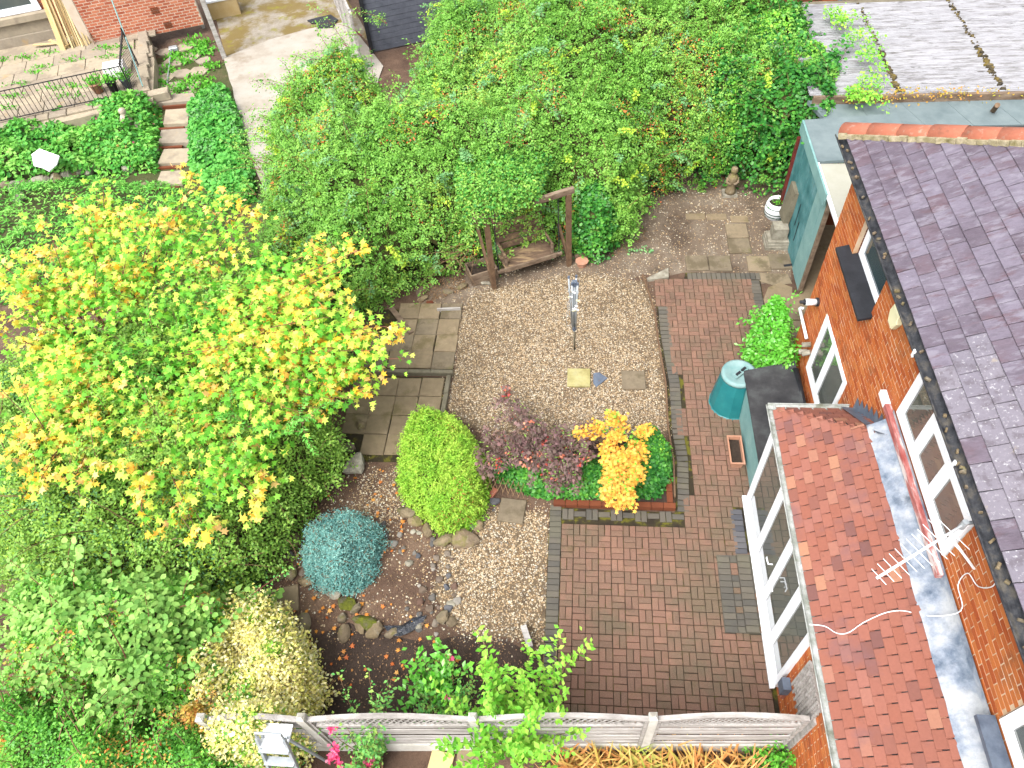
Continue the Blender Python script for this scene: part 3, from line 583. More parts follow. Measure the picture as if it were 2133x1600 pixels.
# roof
RP = .56; rl = math.hypot(1, RP); HX, HY, HZ = 3.80, 9.72, 4.74
fs = frame_mtx((HX, HY, HZ), (0, -1, 0), (1, 0, RP))        # local x towards the camera end, y up the slope
roof = MB(); S_ = 4.6; roof.add([fs @ Vector(q) for q in ((0, 0, -.03), (14, 0, -.03), (14, S_, -.03), (S_/rl, S_, -.03), (0, 0, -.12), (14, 0, -.12))], [(0, 1, 2, 3), (1, 0, 4, 5)])
tp = fs @ Vector((S_/rl, S_, -.03)); roof.add([(HX, HY, HZ-.03), tuple(tp), (9.6, tp.y, tp.z), (9.6, HY, HZ-.03)], [(0, 1, 2, 3)])
rf = roof.build('roof', 'gutter_dark', house)
slm = chamfer_mesh('slate', .290, .27, .020, 'slate', .004); slm2 = chamfer_mesh('slate', .290, .27, .020, 'lichen_slate', .004)
sl = []; g_ = .196; row = 0; v_ = -.02
while v_ < S_-.1:
    u_ = -(.15 if row % 2 else 0)
    while u_ < 12.5:
        a, b_ = max(u_, (v_+.10)/rl-.02), u_+.3
        if b_-a > .04: sl.append((a, b_, v_))
        u_ += .3
    v_ += g_; row += 1
def slmtx(q):
    a, b_, v_ = q
    return fs @ T((a+b_)/2, v_+.135, .012+random.uniform(-.003, .004), random.gauss(0, .010), ((b_-a)/.3, 1, 1), R(-5.6)+random.gauss(0, .010), random.gauss(0, .012))
vis = lambda q: (fs @ Vector(((q[0]+q[1])/2, q[2], 0)))
sl.sort(key=lambda q: (q[0] > 8.2)*10 + q[2] + max(0, (q[0]-5)*.25)); rb = MB()
for i, q in enumerate(sl):
    me = slm2 if (q[0] > 4.0 and q[2] < .5 and random.random() < .6) or (q[0] > 4.8 and random.random() < .35) else slm
    if i < 300: piece('slate', me, slmtx(q), rf)
    else: rb.cbox(-.145, .145, -.135, .135, 0, .020, .004, slmtx(q))
tag(rb.build('slates', 'slate', rf), kind='stuff')
hl = Vector((1, -1, RP)); hd = hl.normalized(); fh = frame_mtx((HX-.04, HY+.04, HZ+.03), hd, Vector((1, 1, 0)))
hp = MB()
for k in range(13):
    r_ = .135; pr = [(math.cos(t)*r_, math.sin(t)*r_*.75) for t in [math.pi*i/8 for i in range(9)]]; hp = MB()
    for s_ in (0, 1):
        hp.add([Vector((x, y*(1-.0*s_), z)) for x in (0, .43) for (y, z) in [(p[0]*(1+.05*(x == 0)), p[1]*(1+.05*(x == 0))-.02) for p in pr]], [(i, i+1, i+10, i+9) for i in range(8)] + ([tuple(range(8, -1, -1))] if s_ == 0 else []))
        if s_ == 0: me_h = hp.mesh('hip_tile', 'hip_tile', True); break
    o = piece('hip_tile', me_h, fh @ T(.02+k*.42, 0, random.uniform(-.008, .008), random.gauss(0, .012)), rf)
for k in range(40):
    for s_ in (-1,): MB().box(-.06, .06, -.03, .03, -.03, .03+random.uniform(0, .02), fh @ T(.1+k*.125, s_*(.145+random.uniform(-.01, .012)), -.045, random.uniform(-.3, .3))).build('bedding_mortar', 'hip_mortar', rf)
# eaves gutter
def gutter(mb, a, b_, r_, wth=.012, n=8):
    a = Vector(a); b_ = Vector(b_); d = (b_-a).normalized(); s_ = d.cross(Vector((0, 0, 1))).normalized(); k = []
    for p in (a, b_):
        for rr in (r_, r_-wth):
            k += [p + s_*math.cos(math.pi+math.pi*i/n)*rr + Vector((0, 0, math.sin(math.pi+math.pi*i/n)*rr)) for i in range(n+1)]
    m_ = n+1; f = [(i, i+1, i+1+2*m_, i+2*m_) for i in range(n)] + [(i+m_+1, i+m_, i+3*m_, i+1+3*m_) for i in range(n)]
    f += [(0, 2*m_, 3*m_, m_), (n, n+m_, n+3*m_, n+2*m_)]; mb.add(k, f)
mb = MB(); gutter(mb, (3.76, 9.78, 4.68), (3.76, -2, 4.64), .075); mb.build('gutter', 'gutter_dark', house)
MB().box(3.835, 3.862, -2, 9.7, 4.50, 4.70).build('fascia', 'lead_dark', house)
mb = MB().box(3.70, 3.82, 8.4, 9.7, 4.628, 4.652)
for k in range(2): y_ = 5.55-k*1.45; MB().box(3.683, 3.70, y_-.02, y_+.02, 4.60, 4.70).build('gutter_clip', 'white_paint', house)
lit = MB()
for k in range(34):
    y_ = random.uniform(1.5, 9.5); lit.cbox(-.04, .04, -.025, .025, 0, .03, .008, T(3.76+random.uniform(-.03, .03), y_, 4.64, random.uniform(0, 3), (random.uniform(.3, .9), random.uniform(.3, .8), 1)))
tag(lit.build('gutter_debris', 'stone', house), kind='stuff')
# ---- red tiled extension
EX, EZ, EY = 2.80, 2.42, 6.40; ep = .80; el_ = math.hypot(1, ep)
fx = frame_mtx((2.85, 6.28, 0), (0, -1, 0), (1, 0, 0)); UE = lambda y: 6.28-y
hE = [(UE(6.25), UE(3.22), .08, 2.34), (UE(1.80), UE(.6), .55, 2.2)]
we = MB(); wall_panel(we, fx, 7.5, 2.36, hE, .005, .12); we.box(2.872, 3.9, 6.16, 6.28, 0, 2.36); ewall = we.build('extension_wall', 'mortar', house)
lay_bricks(ewall, fx, brick_list(fx, 6.5, 2.34, hE, lambda x, z: x < UE(3.3)), 'brick', 200)
doors = window(house, fx, UE(6.27), UE(3.22), .12, 2.30, mull=(UE(5.30), UE(4.52), UE(3.85)), fw_=.075, name='patio_doors', dep=(-.05, .06))
MB().box(UE(6.29), UE(3.20), -.115, -.052, .085, .135, fx).build('threshold', 'white_frame', doors)
for k, y_ in enumerate((4.66, 4.46, 4.40)): MB().tube([fx @ Vector((UE(y_), -.05, 1.02)), fx @ Vector((UE(y_), -.11, 1.02)), fx @ Vector((UE(y_)+(.10 if k else -.10), -.12, 1.02)), fx @ Vector((UE(y_)+(.13 if k else -.13), -.10, .98))], .011, 6).build('handle', 'white_frame', doors)
window(house, fx, UE(1.80), UE(.6), .6, 2.25, mull=(UE(1.2),), fw_=.09, name='window')
# roof planes
apx = Vector((EX+1.06, EY-1.0, EZ+1.06*ep)); fr_ = frame_mtx((EX, EY, EZ), (0, -1, 0), (1, 0, ep))
er = MB(); er.add([(EX, EY, EZ), tuple(apx), (apx.x, -1.5, apx.z), (EX, -1.5, EZ)], [(0, 3, 2, 1)]); er.add([(EX, EY, EZ), (3.89, EY, EZ), tuple(apx)], [(0, 1, 2)]); er.box(EX+.05, 3.89, -1.4, EY-.06, EZ-.08, EZ-.004)
er_ = er.build('extension_roof', 'gutter_dark', house)
tm = chamfer_mesh('roof_tile', .177, .172, .018, 'red_tile', .004)
tl = []; gg = .120; v_ = -.03; row = 0
while v_ < 1.12:
    u_ = -(.095 if row % 2 else 0)
    while u_ < 6.9:
        a = max(u_, (v_+.06)/el_*.94); b_ = u_+.190
        if b_-a > .03: tl.append((a, b_, v_))
        u_ += .190
    v_ += gg; row += 1
tl.sort(key=lambda q: -q[2]*.6 + (abs(q[0]-2.6)*.35)); tb = MB()
def tmtx(f0, q, lift=.008):
    a, b_, v_ = q
    return f0 @ T((a+b_)/2, v_+.086, lift+random.uniform(-.002, .003), random.gauss(0, .012), ((b_-a)/.190, 1, 1), R(-6.5)+random.gauss(0, .012), random.gauss(0, .012))
for i, q in enumerate(tl):
    if i < 300: piece('roof_tile', tm, tmtx(fr_, q), er_)
    else: tb.cbox(-.0885, .0885, -.086, .086, 0, .018, .004, tmtx(fr_, q))
fy = frame_mtx((3.89, EY, EZ), (-1, 0, 0), (0, -1.0, 1.06*ep)); v_ = -.03; row = 0   # short hipped end
sl_e = math.hypot(1.0, 1.06*ep)
while v_ < sl_e-.05:
    u_ = -(.083 if row % 2 else 0); lim = 1.09*(1-max(v_+.06, 0)/sl_e)+.02
    while u_ < lim:
        a, b_ = max(u_, 0), min(u_+.190, lim)
        if b_-a > .03: tb.cbox(-.081, .081, -.075, .075, 0, .012, .003, tmtx(fy, (a, b_, v_)))
        u_ += .190
    v_ += gg; row += 1
tag(tb.build('roof_tiles', 'red_tile', er_), kind='stuff')
# gutters of the extension
mb = MB(); gutter(mb, (EX-.05, EY+.10, EZ-.02), (EX-.05, -1.5, EZ-.04), .062, .012); gutter(mb, (3.86, EY+.07, EZ-.02), (EX-.08, EY+.07, EZ-.02), .060, .012); mb.build('extension_gutter', 'gutter_grey', house)
MB().box(EX+.012, EX+.03, -1.5, EY-.05, EZ-.16, EZ-.03).build('extension_fascia', 'white_paint', house)
# lead: strip along the wall and stepped apron at the hip
ld = MB(); nseg = 60
for s_ in range(nseg):
    y0, y1 = 5.62-s_*.12, 5.62-(s_+1)*.12; pr = [(apx.x-.20, apx.z-.15), (apx.x-.06, apx.z-.03), (3.888, apx.z+.05), (3.882, apx.z+.20)]
    jz = lambda i, y: .012*math.sin(i*3+y*9)+.006*math.sin(y*23+i)
    ld.add([(x, y, z+.035+jz(i, y)*(i < 3)) for y in (y0, y1) for i, (x, z) in enumerate(pr)], [(i, i+4, i+5, i+1) for i in range(3)])
ld.build('lead_flashing', 'lead', house, True)
sp = MB(); n_ = 8
for k in range(n_):
    t0, t1 = k/n_, (k+1)/n_; y0 = EY+.05-t0*1.05; y1 = EY+.05-t1*1.05; z0 = EZ+t0*.85; z1 = EZ+t1*.85
    sp.add([(3.884, y0, z0-.02), (3.884, y1, z1-.02), (3.884, y1, z1+.10), (3.884, y0+.01, z0+.24), (3.884, y0, z0+.1)], [(0, 1, 2, 3, 4)])
    sp.add([(3.70, y0, z0+.03), (3.884, y0, z0-.0), (3.884, y1, z1-.0), (3.70, y1, z1+.03)], [(0, 1, 2, 3)])
sp.build('stepped_flashing', 'lead_dark', house)
MB().box(3.72, 3.885, -.5, 2.05, apx.z+.24, apx.z+.30).build('window_apron', 'lead_dark', house)
# small things on the walls
lamp = thing('wall_lamp', (3.8, 8.8, 2.2), 'white cylindrical wall lamp with black caps above the climbing shrub', 'lamp')
lm = fm @ Matrix.Translation((U(8.78), -.02, 2.2)) @ Matrix.Rotation(R(90), 4, 'X')
MB().lathe([(.075, -.02), (.075, .02)], 0, 0, 20, lm).build('lamp_base', 'black', lamp); MB().lathe([(.055, .02), (.055, .19)], 0, 0, 20, lm).build('lamp_body', 'white_plastic', lamp, True); MB().lathe([(.05, .19), (.05, .21), (.03, .21), (.026, .27), (.02, .28)], 0, 0, 16, lm).build('lamp_cap', 'black', lamp)
ab = thing('alarm_box', (3.85, 6.5, 4.3), 'pale cream alarm bell box under the slate eaves', 'alarm box')
am = MB(); pr = [(-.11, .10), (.11, .10), (.14, -.02), (.07, -.17), (-.07, -.17), (-.14, -.02)]
am.add([fm @ Vector((U(6.48)+x*s_, d, 4.28+z*s_)) for d, s_ in ((-.004, 1), (-.06, 1), (-.075, .88)) for x, z in pr], [tuple(range(12, 18))[::-1]] + [(i+k*6, (i+1) % 6+k*6, (i+1) % 6+k*6+6, i+k*6+6)[::-1] for i in range(6) for k in range(2)]); am.build('bell_cover', 'cream_plastic', ab)
mb = MB(); mb.tube([fm @ Vector((U(9.3), -.05, 1.52)), fm @ Vector((U(8.60), -.05, 1.50))], .028, 8); mb.tube([fm @ Vector((U(9.3), -.05, 1.52)), fm @ Vector((U(9.3), .02, 1.52))], .028, 8); single('waste_pipe', mb, 'white_plastic', 'white waste pipe low on the brick wall by the climbing shrub', 'pipe', smooth=True)
mb = MB().tube([(3.74, 8.35, .95), (3.74, 6.5, .90)], .075, 12); single('drain_pipe', mb, 'black', 'black pipe below the lower window behind the storage box', 'pipe', smooth=True)
mb = MB()
for (dy, dz, rz) in ((0, 0, .3), (-.10, -.10, .8), (.02, -.2, .2)): mb.cbox(-.04, .04, -.07, .07, -.03, .03, .02, fm @ T(U(8.42)-dy, -.10, 1.55+dz, 0, (1, 1, 1), rz, .4))
single('stone_ornament', mb, 'stone_pale', 'pale broken stones on the ledge left of the lower window', 'stones')
gl = MB().box(U(3.06), U(2.52), -.05, -.006, .62, 1.88, fm if False else fx); lt = thing('wall_trellis', (2.83, 2.8, 1.2), 'grey weathered wooden lattice panel fixed beside the patio doors', 'trellis')
for k in range(9): MB().box(U(0)*0+UE(3.02)+.0, UE(2.44), -.035, -.012, 1.02+k*.105, 1.05+k*.105, fx).build('slat', 'silver_wood', lt)
for k in range(7): x_ = UE(3.02)+k*.093; MB().box(x_, x_+.03, -.055, -.036, .98, 1.92, fx).build('slat', 'silver_wood', lt)
mb = MB().cbox(UE(3.12), UE(2.96), -.10, -.006, .62, .86, .02, fx) if False else MB().box(UE(3.15), UE(2.99), -.11, -.005, .55, .80, fx); o = single('socket_box', mb, 'lead_dark', 'small blue grey outdoor socket box beside the doors', 'socket box')
mb = MB().box(UE(3.04), UE(3.0), -.06, -.006, .36, .52, fx); single('air_brick', mb, 'hip_tile', 'small pink clay vent below the socket box', 'vent')
# aerial and cable
ae = thing('tv_aerial', (3.9, 3.6, 4.4), 'white television aerial with a row of rods below the slate eaves', 'aerial')
A0 = Vector((3.72, 3.62, 4.42)); A1 = Vector((2.88, 3.52, 4.42)); A0 = Vector((*(3.69,3.53), 4.5)); A1 = Vector((*(2.74,2.94), 4.5))
MB().tube([A0, A1], .013, 8).build('boom', 'white_paint', ae, True)
bd = (A1-A0).normalized(); pd = bd.cross(Vector((0, 0, 1))).normalized()
for k in range(12): p = A0.lerp(A1, .16+k*.074); h_ = .21-.011*k; MB().tube([p-pd*h_, p+pd*h_], .0035, 5).build('rod', 'white_paint', ae)
p = A0.lerp(A1, .02); MB().tube([p+Vector((0, 0, -.06)), p+Vector((0, 0, .06))], .03, 8).build('clamp', 'alu', ae)
MB().tube([A0.lerp(A1, .18)+Vector((0, 0, -.02)), (WX-.02, A0.y-.25, 4.05)], .014, 6).build('brace', 'white_paint', ae)
MB().tube([A0, (WX-.01, A0.y+.05, 4.47)], .02, 6).build('bracket_arm', 'alu', ae)
cb = [fm @ Vector((U(3.10), -.012, 4.45)), fm @ Vector((U(3.02), -.012, 4.25)), fm @ Vector((U(3.12), -.012, 4.0)), fm @ Vector((U(3.30), -.012, 3.9)), fm @ Vector((U(3.28), -.012, 3.65)), fm @ Vector((U(3.05), -.012, 3.55))]
zr = lambda x: EZ+(x-EX)*ep+.045
cb += [Vector((x, y, zr(x))) for x, y in ((3.72, 3.12), (3.55, 3.22), (3.4, 3.24), (3.2, 3.18), (3.05, 3.10), (2.95, 3.12), (2.86, 3.22))] + [Vector((2.72, 3.27, 2.42))]
def smooth_path(p, k=5):
    out = []
    for i in range(len(p)-1):
        a, b_, c_, d = p[max(i-1, 0)], p[i], p[i+1], p[min(i+2, len(p)-1)]
        for j in range(k):
            t = j/k; out.append(.5*((2*b_)+(c_-a)*t+(2*a-5*b_+4*c_-d)*t*t+(3*b_-a-3*c_+d)*t**3))
    return out+[p[-1]]
single('aerial_cable', MB().tube(smooth_path(cb), .0055, 5), 'white_paint', 'thin white cable trailing over the red tiled roof', 'cable')

# ---------------------------------------------------------------- lean-to shed, felt roof, garage
ls = thing('lean_to_shed', (4.8, 12.4, 0), 'teal painted timber lean-to with felt and cream sheet roof', 'shed')
for k in range(11):
    y0 = 11.28+k*.222; MB().box(4.50+random.uniform(-.004, .004), 4.53, y0, y0+.217, .02, 2.34).build('board', 'teal_paint' if k > 2 else 'teal_pale', ls)
MB().box(4.535, 4.565, 11.24, 13.72, .02, 2.33).build('wall_backing', 'dark_red_wood', ls)
MB().box(4.46, 4.57, 13.73, 13.84, 0, 2.0).build('corner_post', 'dark_red_wood', ls)
MB().box(4.50, 4.57, 11.20, 11.275, .02, 2.30).build('door_edge', 'old_wood', ls)
MB().box(4.492, 4.50, 12.55, 12.57, .7, 1.25).build('board_gap', 'black', ls); MB().box(4.491, 4.499, 12.35, 12.37, .45, .95).build('board_gap', 'black', ls)
ro = MB(); ro.add([(4.44, 12.20, 2.46), (6.2, 12.20, 2.56), (6.2, 13.62, 2.56), (4.44, 13.62, 2.46), (4.44, 12.20, 2.52), (6.2, 12.20, 2.62), (6.2, 13.62, 2.62), (4.44, 13.62, 2.52)], [(3, 2, 1, 0), (4, 5, 6, 7), (0, 1, 5, 4), (1, 2, 6, 5), (2, 3, 7, 6), (3, 0, 4, 7)])
ro.build('felt_roof', 'felt_grey', ls); MB().box(4.40, 4.438, 11.2, 13.62, 2.26, 2.515).build('fascia_board', 'teal_pale', ls)
MB().box(4.46, 6.2, 9.25, 12.19, 2.462, 2.476).build('roof_sheet', 'cream_sheet', ls)
MB().box(4.43, 4.475, 9.25, 12.21, 2.43, 2.50).build('roof_bar', 'white_frame', ls); MB().box(5.02, 5.07, 9.25, 12.21, 2.477, 2.51).build('roof_bar', 'white_frame', ls)
MB().box(4.57, 4.62, 9.4, 11.25, 2.36, 2.455).build('roof_beam', 'teal_pale', ls)
struct('side_passage', MB().quad((3.95, 9.2, .006), (6.2, 9.2, .006), (6.2, 13.6, .006), (4.57, 13.6, .006), (4.57, 11.2, .006), (3.95, 11.2, .006)), 'slab_dark')
for k in range(5): piece('paving_strip', chamfer_mesh('paving_strip', .9, .22, .05, 'slab', .01), T(4.62, 9.5+k*.26, 0, 0), bpy.data.objects['side_passage'])
fr2 = thing('flat_roof_store', (7, 13.9, 0), 'store with pale blue grey felt roof below the white garage', 'store')
for k in range(5):
    x0 = 4.9+k*.88; MB().prism([(x0+.06, 13.32), (x0+.935, 13.32), (x0+.62, 14.36), (x0-.26, 14.36)], 2.42+k*.004, 2.50+k*.004).build('felt_sheet', 'felt_grey', fr2)
MB().box(5.0, 9.4, 13.4, 14.3, 0, 2.41).build('store_wall', 'brick_dark', fr2); MB().box(5.9, 9.4, 12.9, 13.30, 2.44, 2.5).build('roof_edge', 'felt_dark', fr2)
MB().tube([(*(8.11,13.82), 2.5), (*(8.00,13.58), 2.78)], .05, 10).build('flue_stub', 'bark', fr2)
gr = thing('garage', (8, 16.2, 0), 'garage with white corrugated sheet roof stained with dirt and moss', 'garage')
MB().box(5.1, 12, 14.6, 18.0, 0, 2.55).build('wall', 'brick_dark', gr)
def corrug(x0, x1, y0, y1, z0, z1, pitch=.0745, amp=.030, n=4):
    ny = int((y1-y0)/pitch*n); ys = np.linspace(y0, y1, ny); z = z0+(z1-z0)*(ys-y0)/(y1-y0)+amp*np.sin(2*np.pi*(ys-y0)/pitch)
    V = np.concatenate([np.stack([np.full(ny, x), ys, z], 1) for x in (x0, x1)]); I = np.stack([np.arange(ny-1), np.arange(1, ny), np.arange(1, ny)+ny, np.arange(ny-1)+ny], 1)[:, ::-1]
    return V, I
xs = [4.7, 6.43, 8.45, 10.5, 12.5]
for k in range(4): V, I = corrug(xs[k]-.06, xs[k+1], 14.30, 18.15, 2.62-k*.006+.02, 2.70-k*.006+.02); np_mesh('roof_sheet', V, I, 4, 'corrugated', gr, True)
ms = MB()
for k in range(1, 4):
    for q in range(150):
        y_ = random.uniform(14.35, 18.1); s_ = random.uniform(.3, 1.2)*(1.3 if y_ < 16 else .8); ms.cbox(-.03, .03, -.02, .02, -.02, .022, .008, T(xs[k]-.03+random.gauss(0, .03), y_, 2.65+.02*(y_-14.3)+.01, random.uniform(0, 3), (s_, s_, s_)))
mat('roof_moss', [c(96, 86, 62), c(70, 64, 54), c(142, 122, 60), c(120, 108, 84)], mode='piece', scale=0, mott=(30, .2), bump=(60, .6))
tag(ms.build('roof_moss', 'roof_moss', gr), kind='stuff')
MB().box(4.7, 12.5, 14.20, 14.27, 2.44, 2.66).build('fascia_board', 'old_wood', gr); MB().box(4.7, 12.5, 18.16, 18.30, 2.5, 2.72).build('ridge_board', 'kerb', gr)
nb2 = thing('far_house', (9, 21.5, 0), 'dark red brick building beyond the white garage roof', 'house'); MB().box(4.6, 14, 19.6, 24, 0, 4).build('wall', 'brick_dark', nb2)
for k, x_ in enumerate((6.0, 7.6, 9.3)): MB().box(x_, x_+.5, 19.5, 19.595, 1.2, 2.6).build('timber_panel', 'brick', nb2)
mb = MB().tube([(6.4, 19.42, .2), (6.4, 19.42, 3)], .06, 8); single('drain_pipe', mb, 'lead_dark', 'blue grey downpipe on the far brick building', 'pipe')
# ---------------------------------------------------------------- garden store box, compost bin, pots
sb = thing('storage_box', (3.3, 7.3, 0), 'pale teal timber storage box with sloping black felt lid', 'storage box')
for k in range(7):
    z0 = .03+k*.125; MB().box(2.90, 2.925, 6.32, 8.32, z0, z0+.12).build('board', 'teal_pale', sb)
MB().box(2.93, 3.66, 6.34, 8.30, .02, .88).build('carcass', 'teal_paint', sb)
ld_ = MB(); ld_.add([(2.87, 6.28, .90), (3.72, 6.28, .98), (3.76, 8.52, .98), (2.87, 8.34, .90), (2.87, 6.28, .93), (3.72, 6.28, 1.01), (3.76, 8.52, 1.01), (2.87, 8.34, .93)], [(3, 2, 1, 0), (4, 5, 6, 7), (0, 1, 5, 4), (1, 2, 6, 5), (2, 3, 7, 6), (3, 0, 4, 7)]); ld_.build('lid', 'felt_dark', sb)
cbn = thing('compost_bin', (2.80, 8.34, 0), 'green tapered plastic compost bin with recessed pale lid', 'compost bin')
CX, CY = 2.80, 8.32
MB().lathe([(.42, .0), (.42, .03), (.395, .05), (.375, .25), (.34, .55), (.305, .82), (.295, .85)], CX, CY, 14).build('body', 'green_plastic', cbn)
MB().lathe([(.305, .83), (.31, .86), (.305, .90), (.27, .915), (.24, .91), (.17, .88), (.02, .875)], CX, CY, 28).build('lid', 'green_plastic_lid', cbn, True)
MB().box(-.16, .16, -.05, .05, .878, .93, T(CX+.02, CY, 0, .75)).build('lid_rib', 'green_plastic_lid', cbn)
for k in (-1, 1): MB().box(-.05, .05, -.02, .02, .93, .96, T(CX+.02+k*.05, CY+k*.05, 0, .75)).build('handle_clip', 'black', cbn)
tr_ = thing('trough_planter', (2.72, 7.15, 0), 'rectangular terracotta plastic trough planter with soil beside the storage box', 'planter')
pl = MB(); o4 = [(-.10, -.27), (.10, -.27), (.10, .27), (-.10, .27)]; i4 = lambda s_, t_: [(x*s_, y*t_) for x, y in o4]
ring = [(o4, .0, .86, .93), (o4, .20, 1.05, 1.02), (o4, .20, 1.25, 1.09), (o4, .225, 1.25, 1.09), (o4, .225, 1.0, .99), (o4, .12, .92, .95)]
pl.add([(2.72+x*a, 7.15+y*b_, z) for (o_, z, a, b_) in ring for x, y in o_], [(i+4*k, (i+1) % 4+4*k, (i+1) % 4+4*k+4, i+4*k+4) for k in range(5) for i in range(4)] + [(3, 2, 1, 0)]); pl.build('trough', 'terracotta', tr_)
MB().box(2.628, 2.812, 6.895, 7.405, .10, .145).build('compost', 'compost', tr_)

# ---------------------------------------------------------------- folded rotary washing line
wl_ = thing('rotary_washing_line', (-.12, 9.61, 0), 'folded rotary washing line with grey poles standing in gravel', 'washing line')
MB().tube([(-.12, 9.61, 0), (-.12, 9.61, .75)], .020, 10).build('ground_pole', 'kerb', wl_, True); MB().tube([(-.12, 9.61, .55), (-.12, 9.60, 1.86)], .024, 10).build('mast', 'alu', wl_, True)
for k, (dx, dy, top) in enumerate(((-.105, .03, 1.93), (-.045, -.05, 1.84), (.055, -.05, 1.84), (.03, .06, 1.92))):
    MB().tube([(-.12+dx*.4, 9.61+dy*.6, .66), (-.12+dx, 9.60+dy, top)], .017, 8).build('arm', 'alu', wl_, True)
    MB().tube([(-.12+dx, 9.60+dy, top), (-.12+dx, 9.60+dy, top+.05)], .022, 8).build('end_cap', 'lead_dark', wl_)
MB().tube([(-.12, 9.6, 1.78), (-.12, 9.6, 1.88)], .05, 10).build('hub', 'lead_dark', wl_); MB().tube([(-.12, 9.605, .60), (-.12, 9.605, .70)], .045, 10).build('collar', 'lead_dark', wl_)
for k in range(11):
    a = random.uniform(0, 6.28); z = random.uniform(.8, 1.75); p = [Vector((-.14+random.uniform(-.12, .07)+.05*math.cos(a+t), 9.56+random.uniform(-.05, .04), z-.05*t*random.uniform(.6, 2.2)*(1 if t < 3 else -1)*.8)) for t in range(5)]
    MB().tube(smooth_path(p, 3), .003, 4).build('line', 'alu', wl_)
for k in range(8): MB().box(-.03, .03, -.008, .008, -.012, .012, T(-.16+random.uniform(-.09, .10), 9.53, random.uniform(.85, 1.7), 0, (1, 1, 1), 0, random.uniform(-.6, .6))).build('peg', 'white_plastic' if k % 3 else 'cream_plastic', wl_)
# ---------------------------------------------------------------- swing seat
sw = thing('swing_seat', (-1.1, 11.9, 0), 'weathered timber swing bench hanging on chains in a post frame', 'swing bench')
ax = Vector(((-0.28,12.08)[0]-(-1.89,11.35)[0], (-0.28,12.08)[1]-(-1.89,11.35)[1], 0)).normalized(); ay = Vector((-ax.y, ax.x, 0))
PL, PR = Vector((*(-1.89,11.35), 0)), Vector((*(-0.28,12.08), 0))
fsw = frame_mtx(PL, ax, ay); Lw = (PR-PL).length
MB().box(-.05, .05, -.045, .045, 0, 1.86, fsw).build('post', 'brown_wood', sw); MB().box(Lw-.05, Lw+.05, -.045, .045, 0, 1.92, fsw).build('post', 'brown_wood', sw)
MB().box(-.05, .05, 1.15, 1.24, 0, 1.86, fsw).build('post', 'brown_wood', sw); MB().box(Lw-.05, Lw+.05, 1.25, 1.34, 0, 1.9, fsw).build('post', 'brown_wood', sw)
MB().beam(fsw @ Vector((Lw+.02, .06, .1)), fsw @ Vector((Lw-.02, 1.2, 1.5)), .05, .10).build('brace', 'brown_wood', sw); MB().beam(fsw @ Vector((0, .06, .1)), fsw @ Vector((0, 1.1, 1.5)), .05, .10).build('brace', 'brown_wood', sw)
MB().beam(fsw @ Vector((Lw+.12, .02, 1.98)), fsw @ Vector((-.30, .02, 1.93)), .09, .12).build('top_beam', 'old_wood', sw); MB().beam(fsw @ Vector((.12, -.1, 1.86)), fsw @ Vector((.12, 1.2, 1.9)), .07, .08).build('cross_beam', 'brown_wood', sw)
S0, S1 = .30, Lw-.32
for k in range(4): MB().box(S0, S1, .02+k*.13, .02+k*.13+.122, .44, .47, fsw).build('seat_slat', 'seat_wood', sw)
MB().box(S0-.02, S1+.02, -.02, .015, .36, .465, fsw).build('front_rail', 'old_wood', sw); MB().box(.14, Lw-.14, .03, .10, .34, .40, fsw).build('support_bar', 'old_wood', sw)
for k in range(4):
    z0 = .52+k*.155; MB().box(S0+.02, S1-.02, .55+k*.045, .58+k*.045, z0, z0+.148, fsw).build('back_slat', 'seat_wood', sw)
for x_ in (S0+.02, S1-.07): MB().box(x_, x_+.05, .02, .66, .70, .735, fsw).build('arm_rest', 'seat_wood', sw); MB().box(x_, x_+.05, .03, .08, .40, .70, fsw).build('arm_post', 'old_wood', sw)
for x_ in (.17, Lw-.20):
    for k in range(34):
        z0 = .42+k*.043; MB().box(-.012, .012, -.004, .004, -.026, .026, fsw @ T(x_, .07, z0, (k % 2)*math.pi/2)).build('chain_link', 'dark_metal', sw)
wp = thing('timber_planter', ((-2.18,11.74)[0], (-2.18,11.74)[1], 0), 'open wooden planter box with dry soil left of the swing bench', 'planter')
fp = frame_mtx((*(-2.37,11.39), 0), ax, ay)
for k in range(2): MB().box(0, .62, 0, .035, .02+k*.15, .165+k*.15, fp).build('board', 'old_wood', wp); MB().box(0, .62, .42, .455, .02+k*.15, .165+k*.15, fp).build('board', 'old_wood', wp)
for x_ in (0, .585): MB().box(x_, x_+.035, .036, .419, .02, .315, fp).build('end_board', 'old_wood', wp)
MB().box(.036, .584, .036, .419, .02, .20, fp).build('soil', 'compost', wp)
single('timber_offcut', MB().box(0, .42, 0, .05, 0, .20, frame_mtx((*(-0.14,12.16), .0), ax, ay)), 'old_wood', 'weathered timber board leaning right of the swing post', 'timber')
single('broken_pot', MB().lathe([(.10, .0), (.13, .12), (.15, .14)], *(0.01,12.08), 9), 'terracotta', 'broken orange clay pot at the foot of the swing post', 'pot')
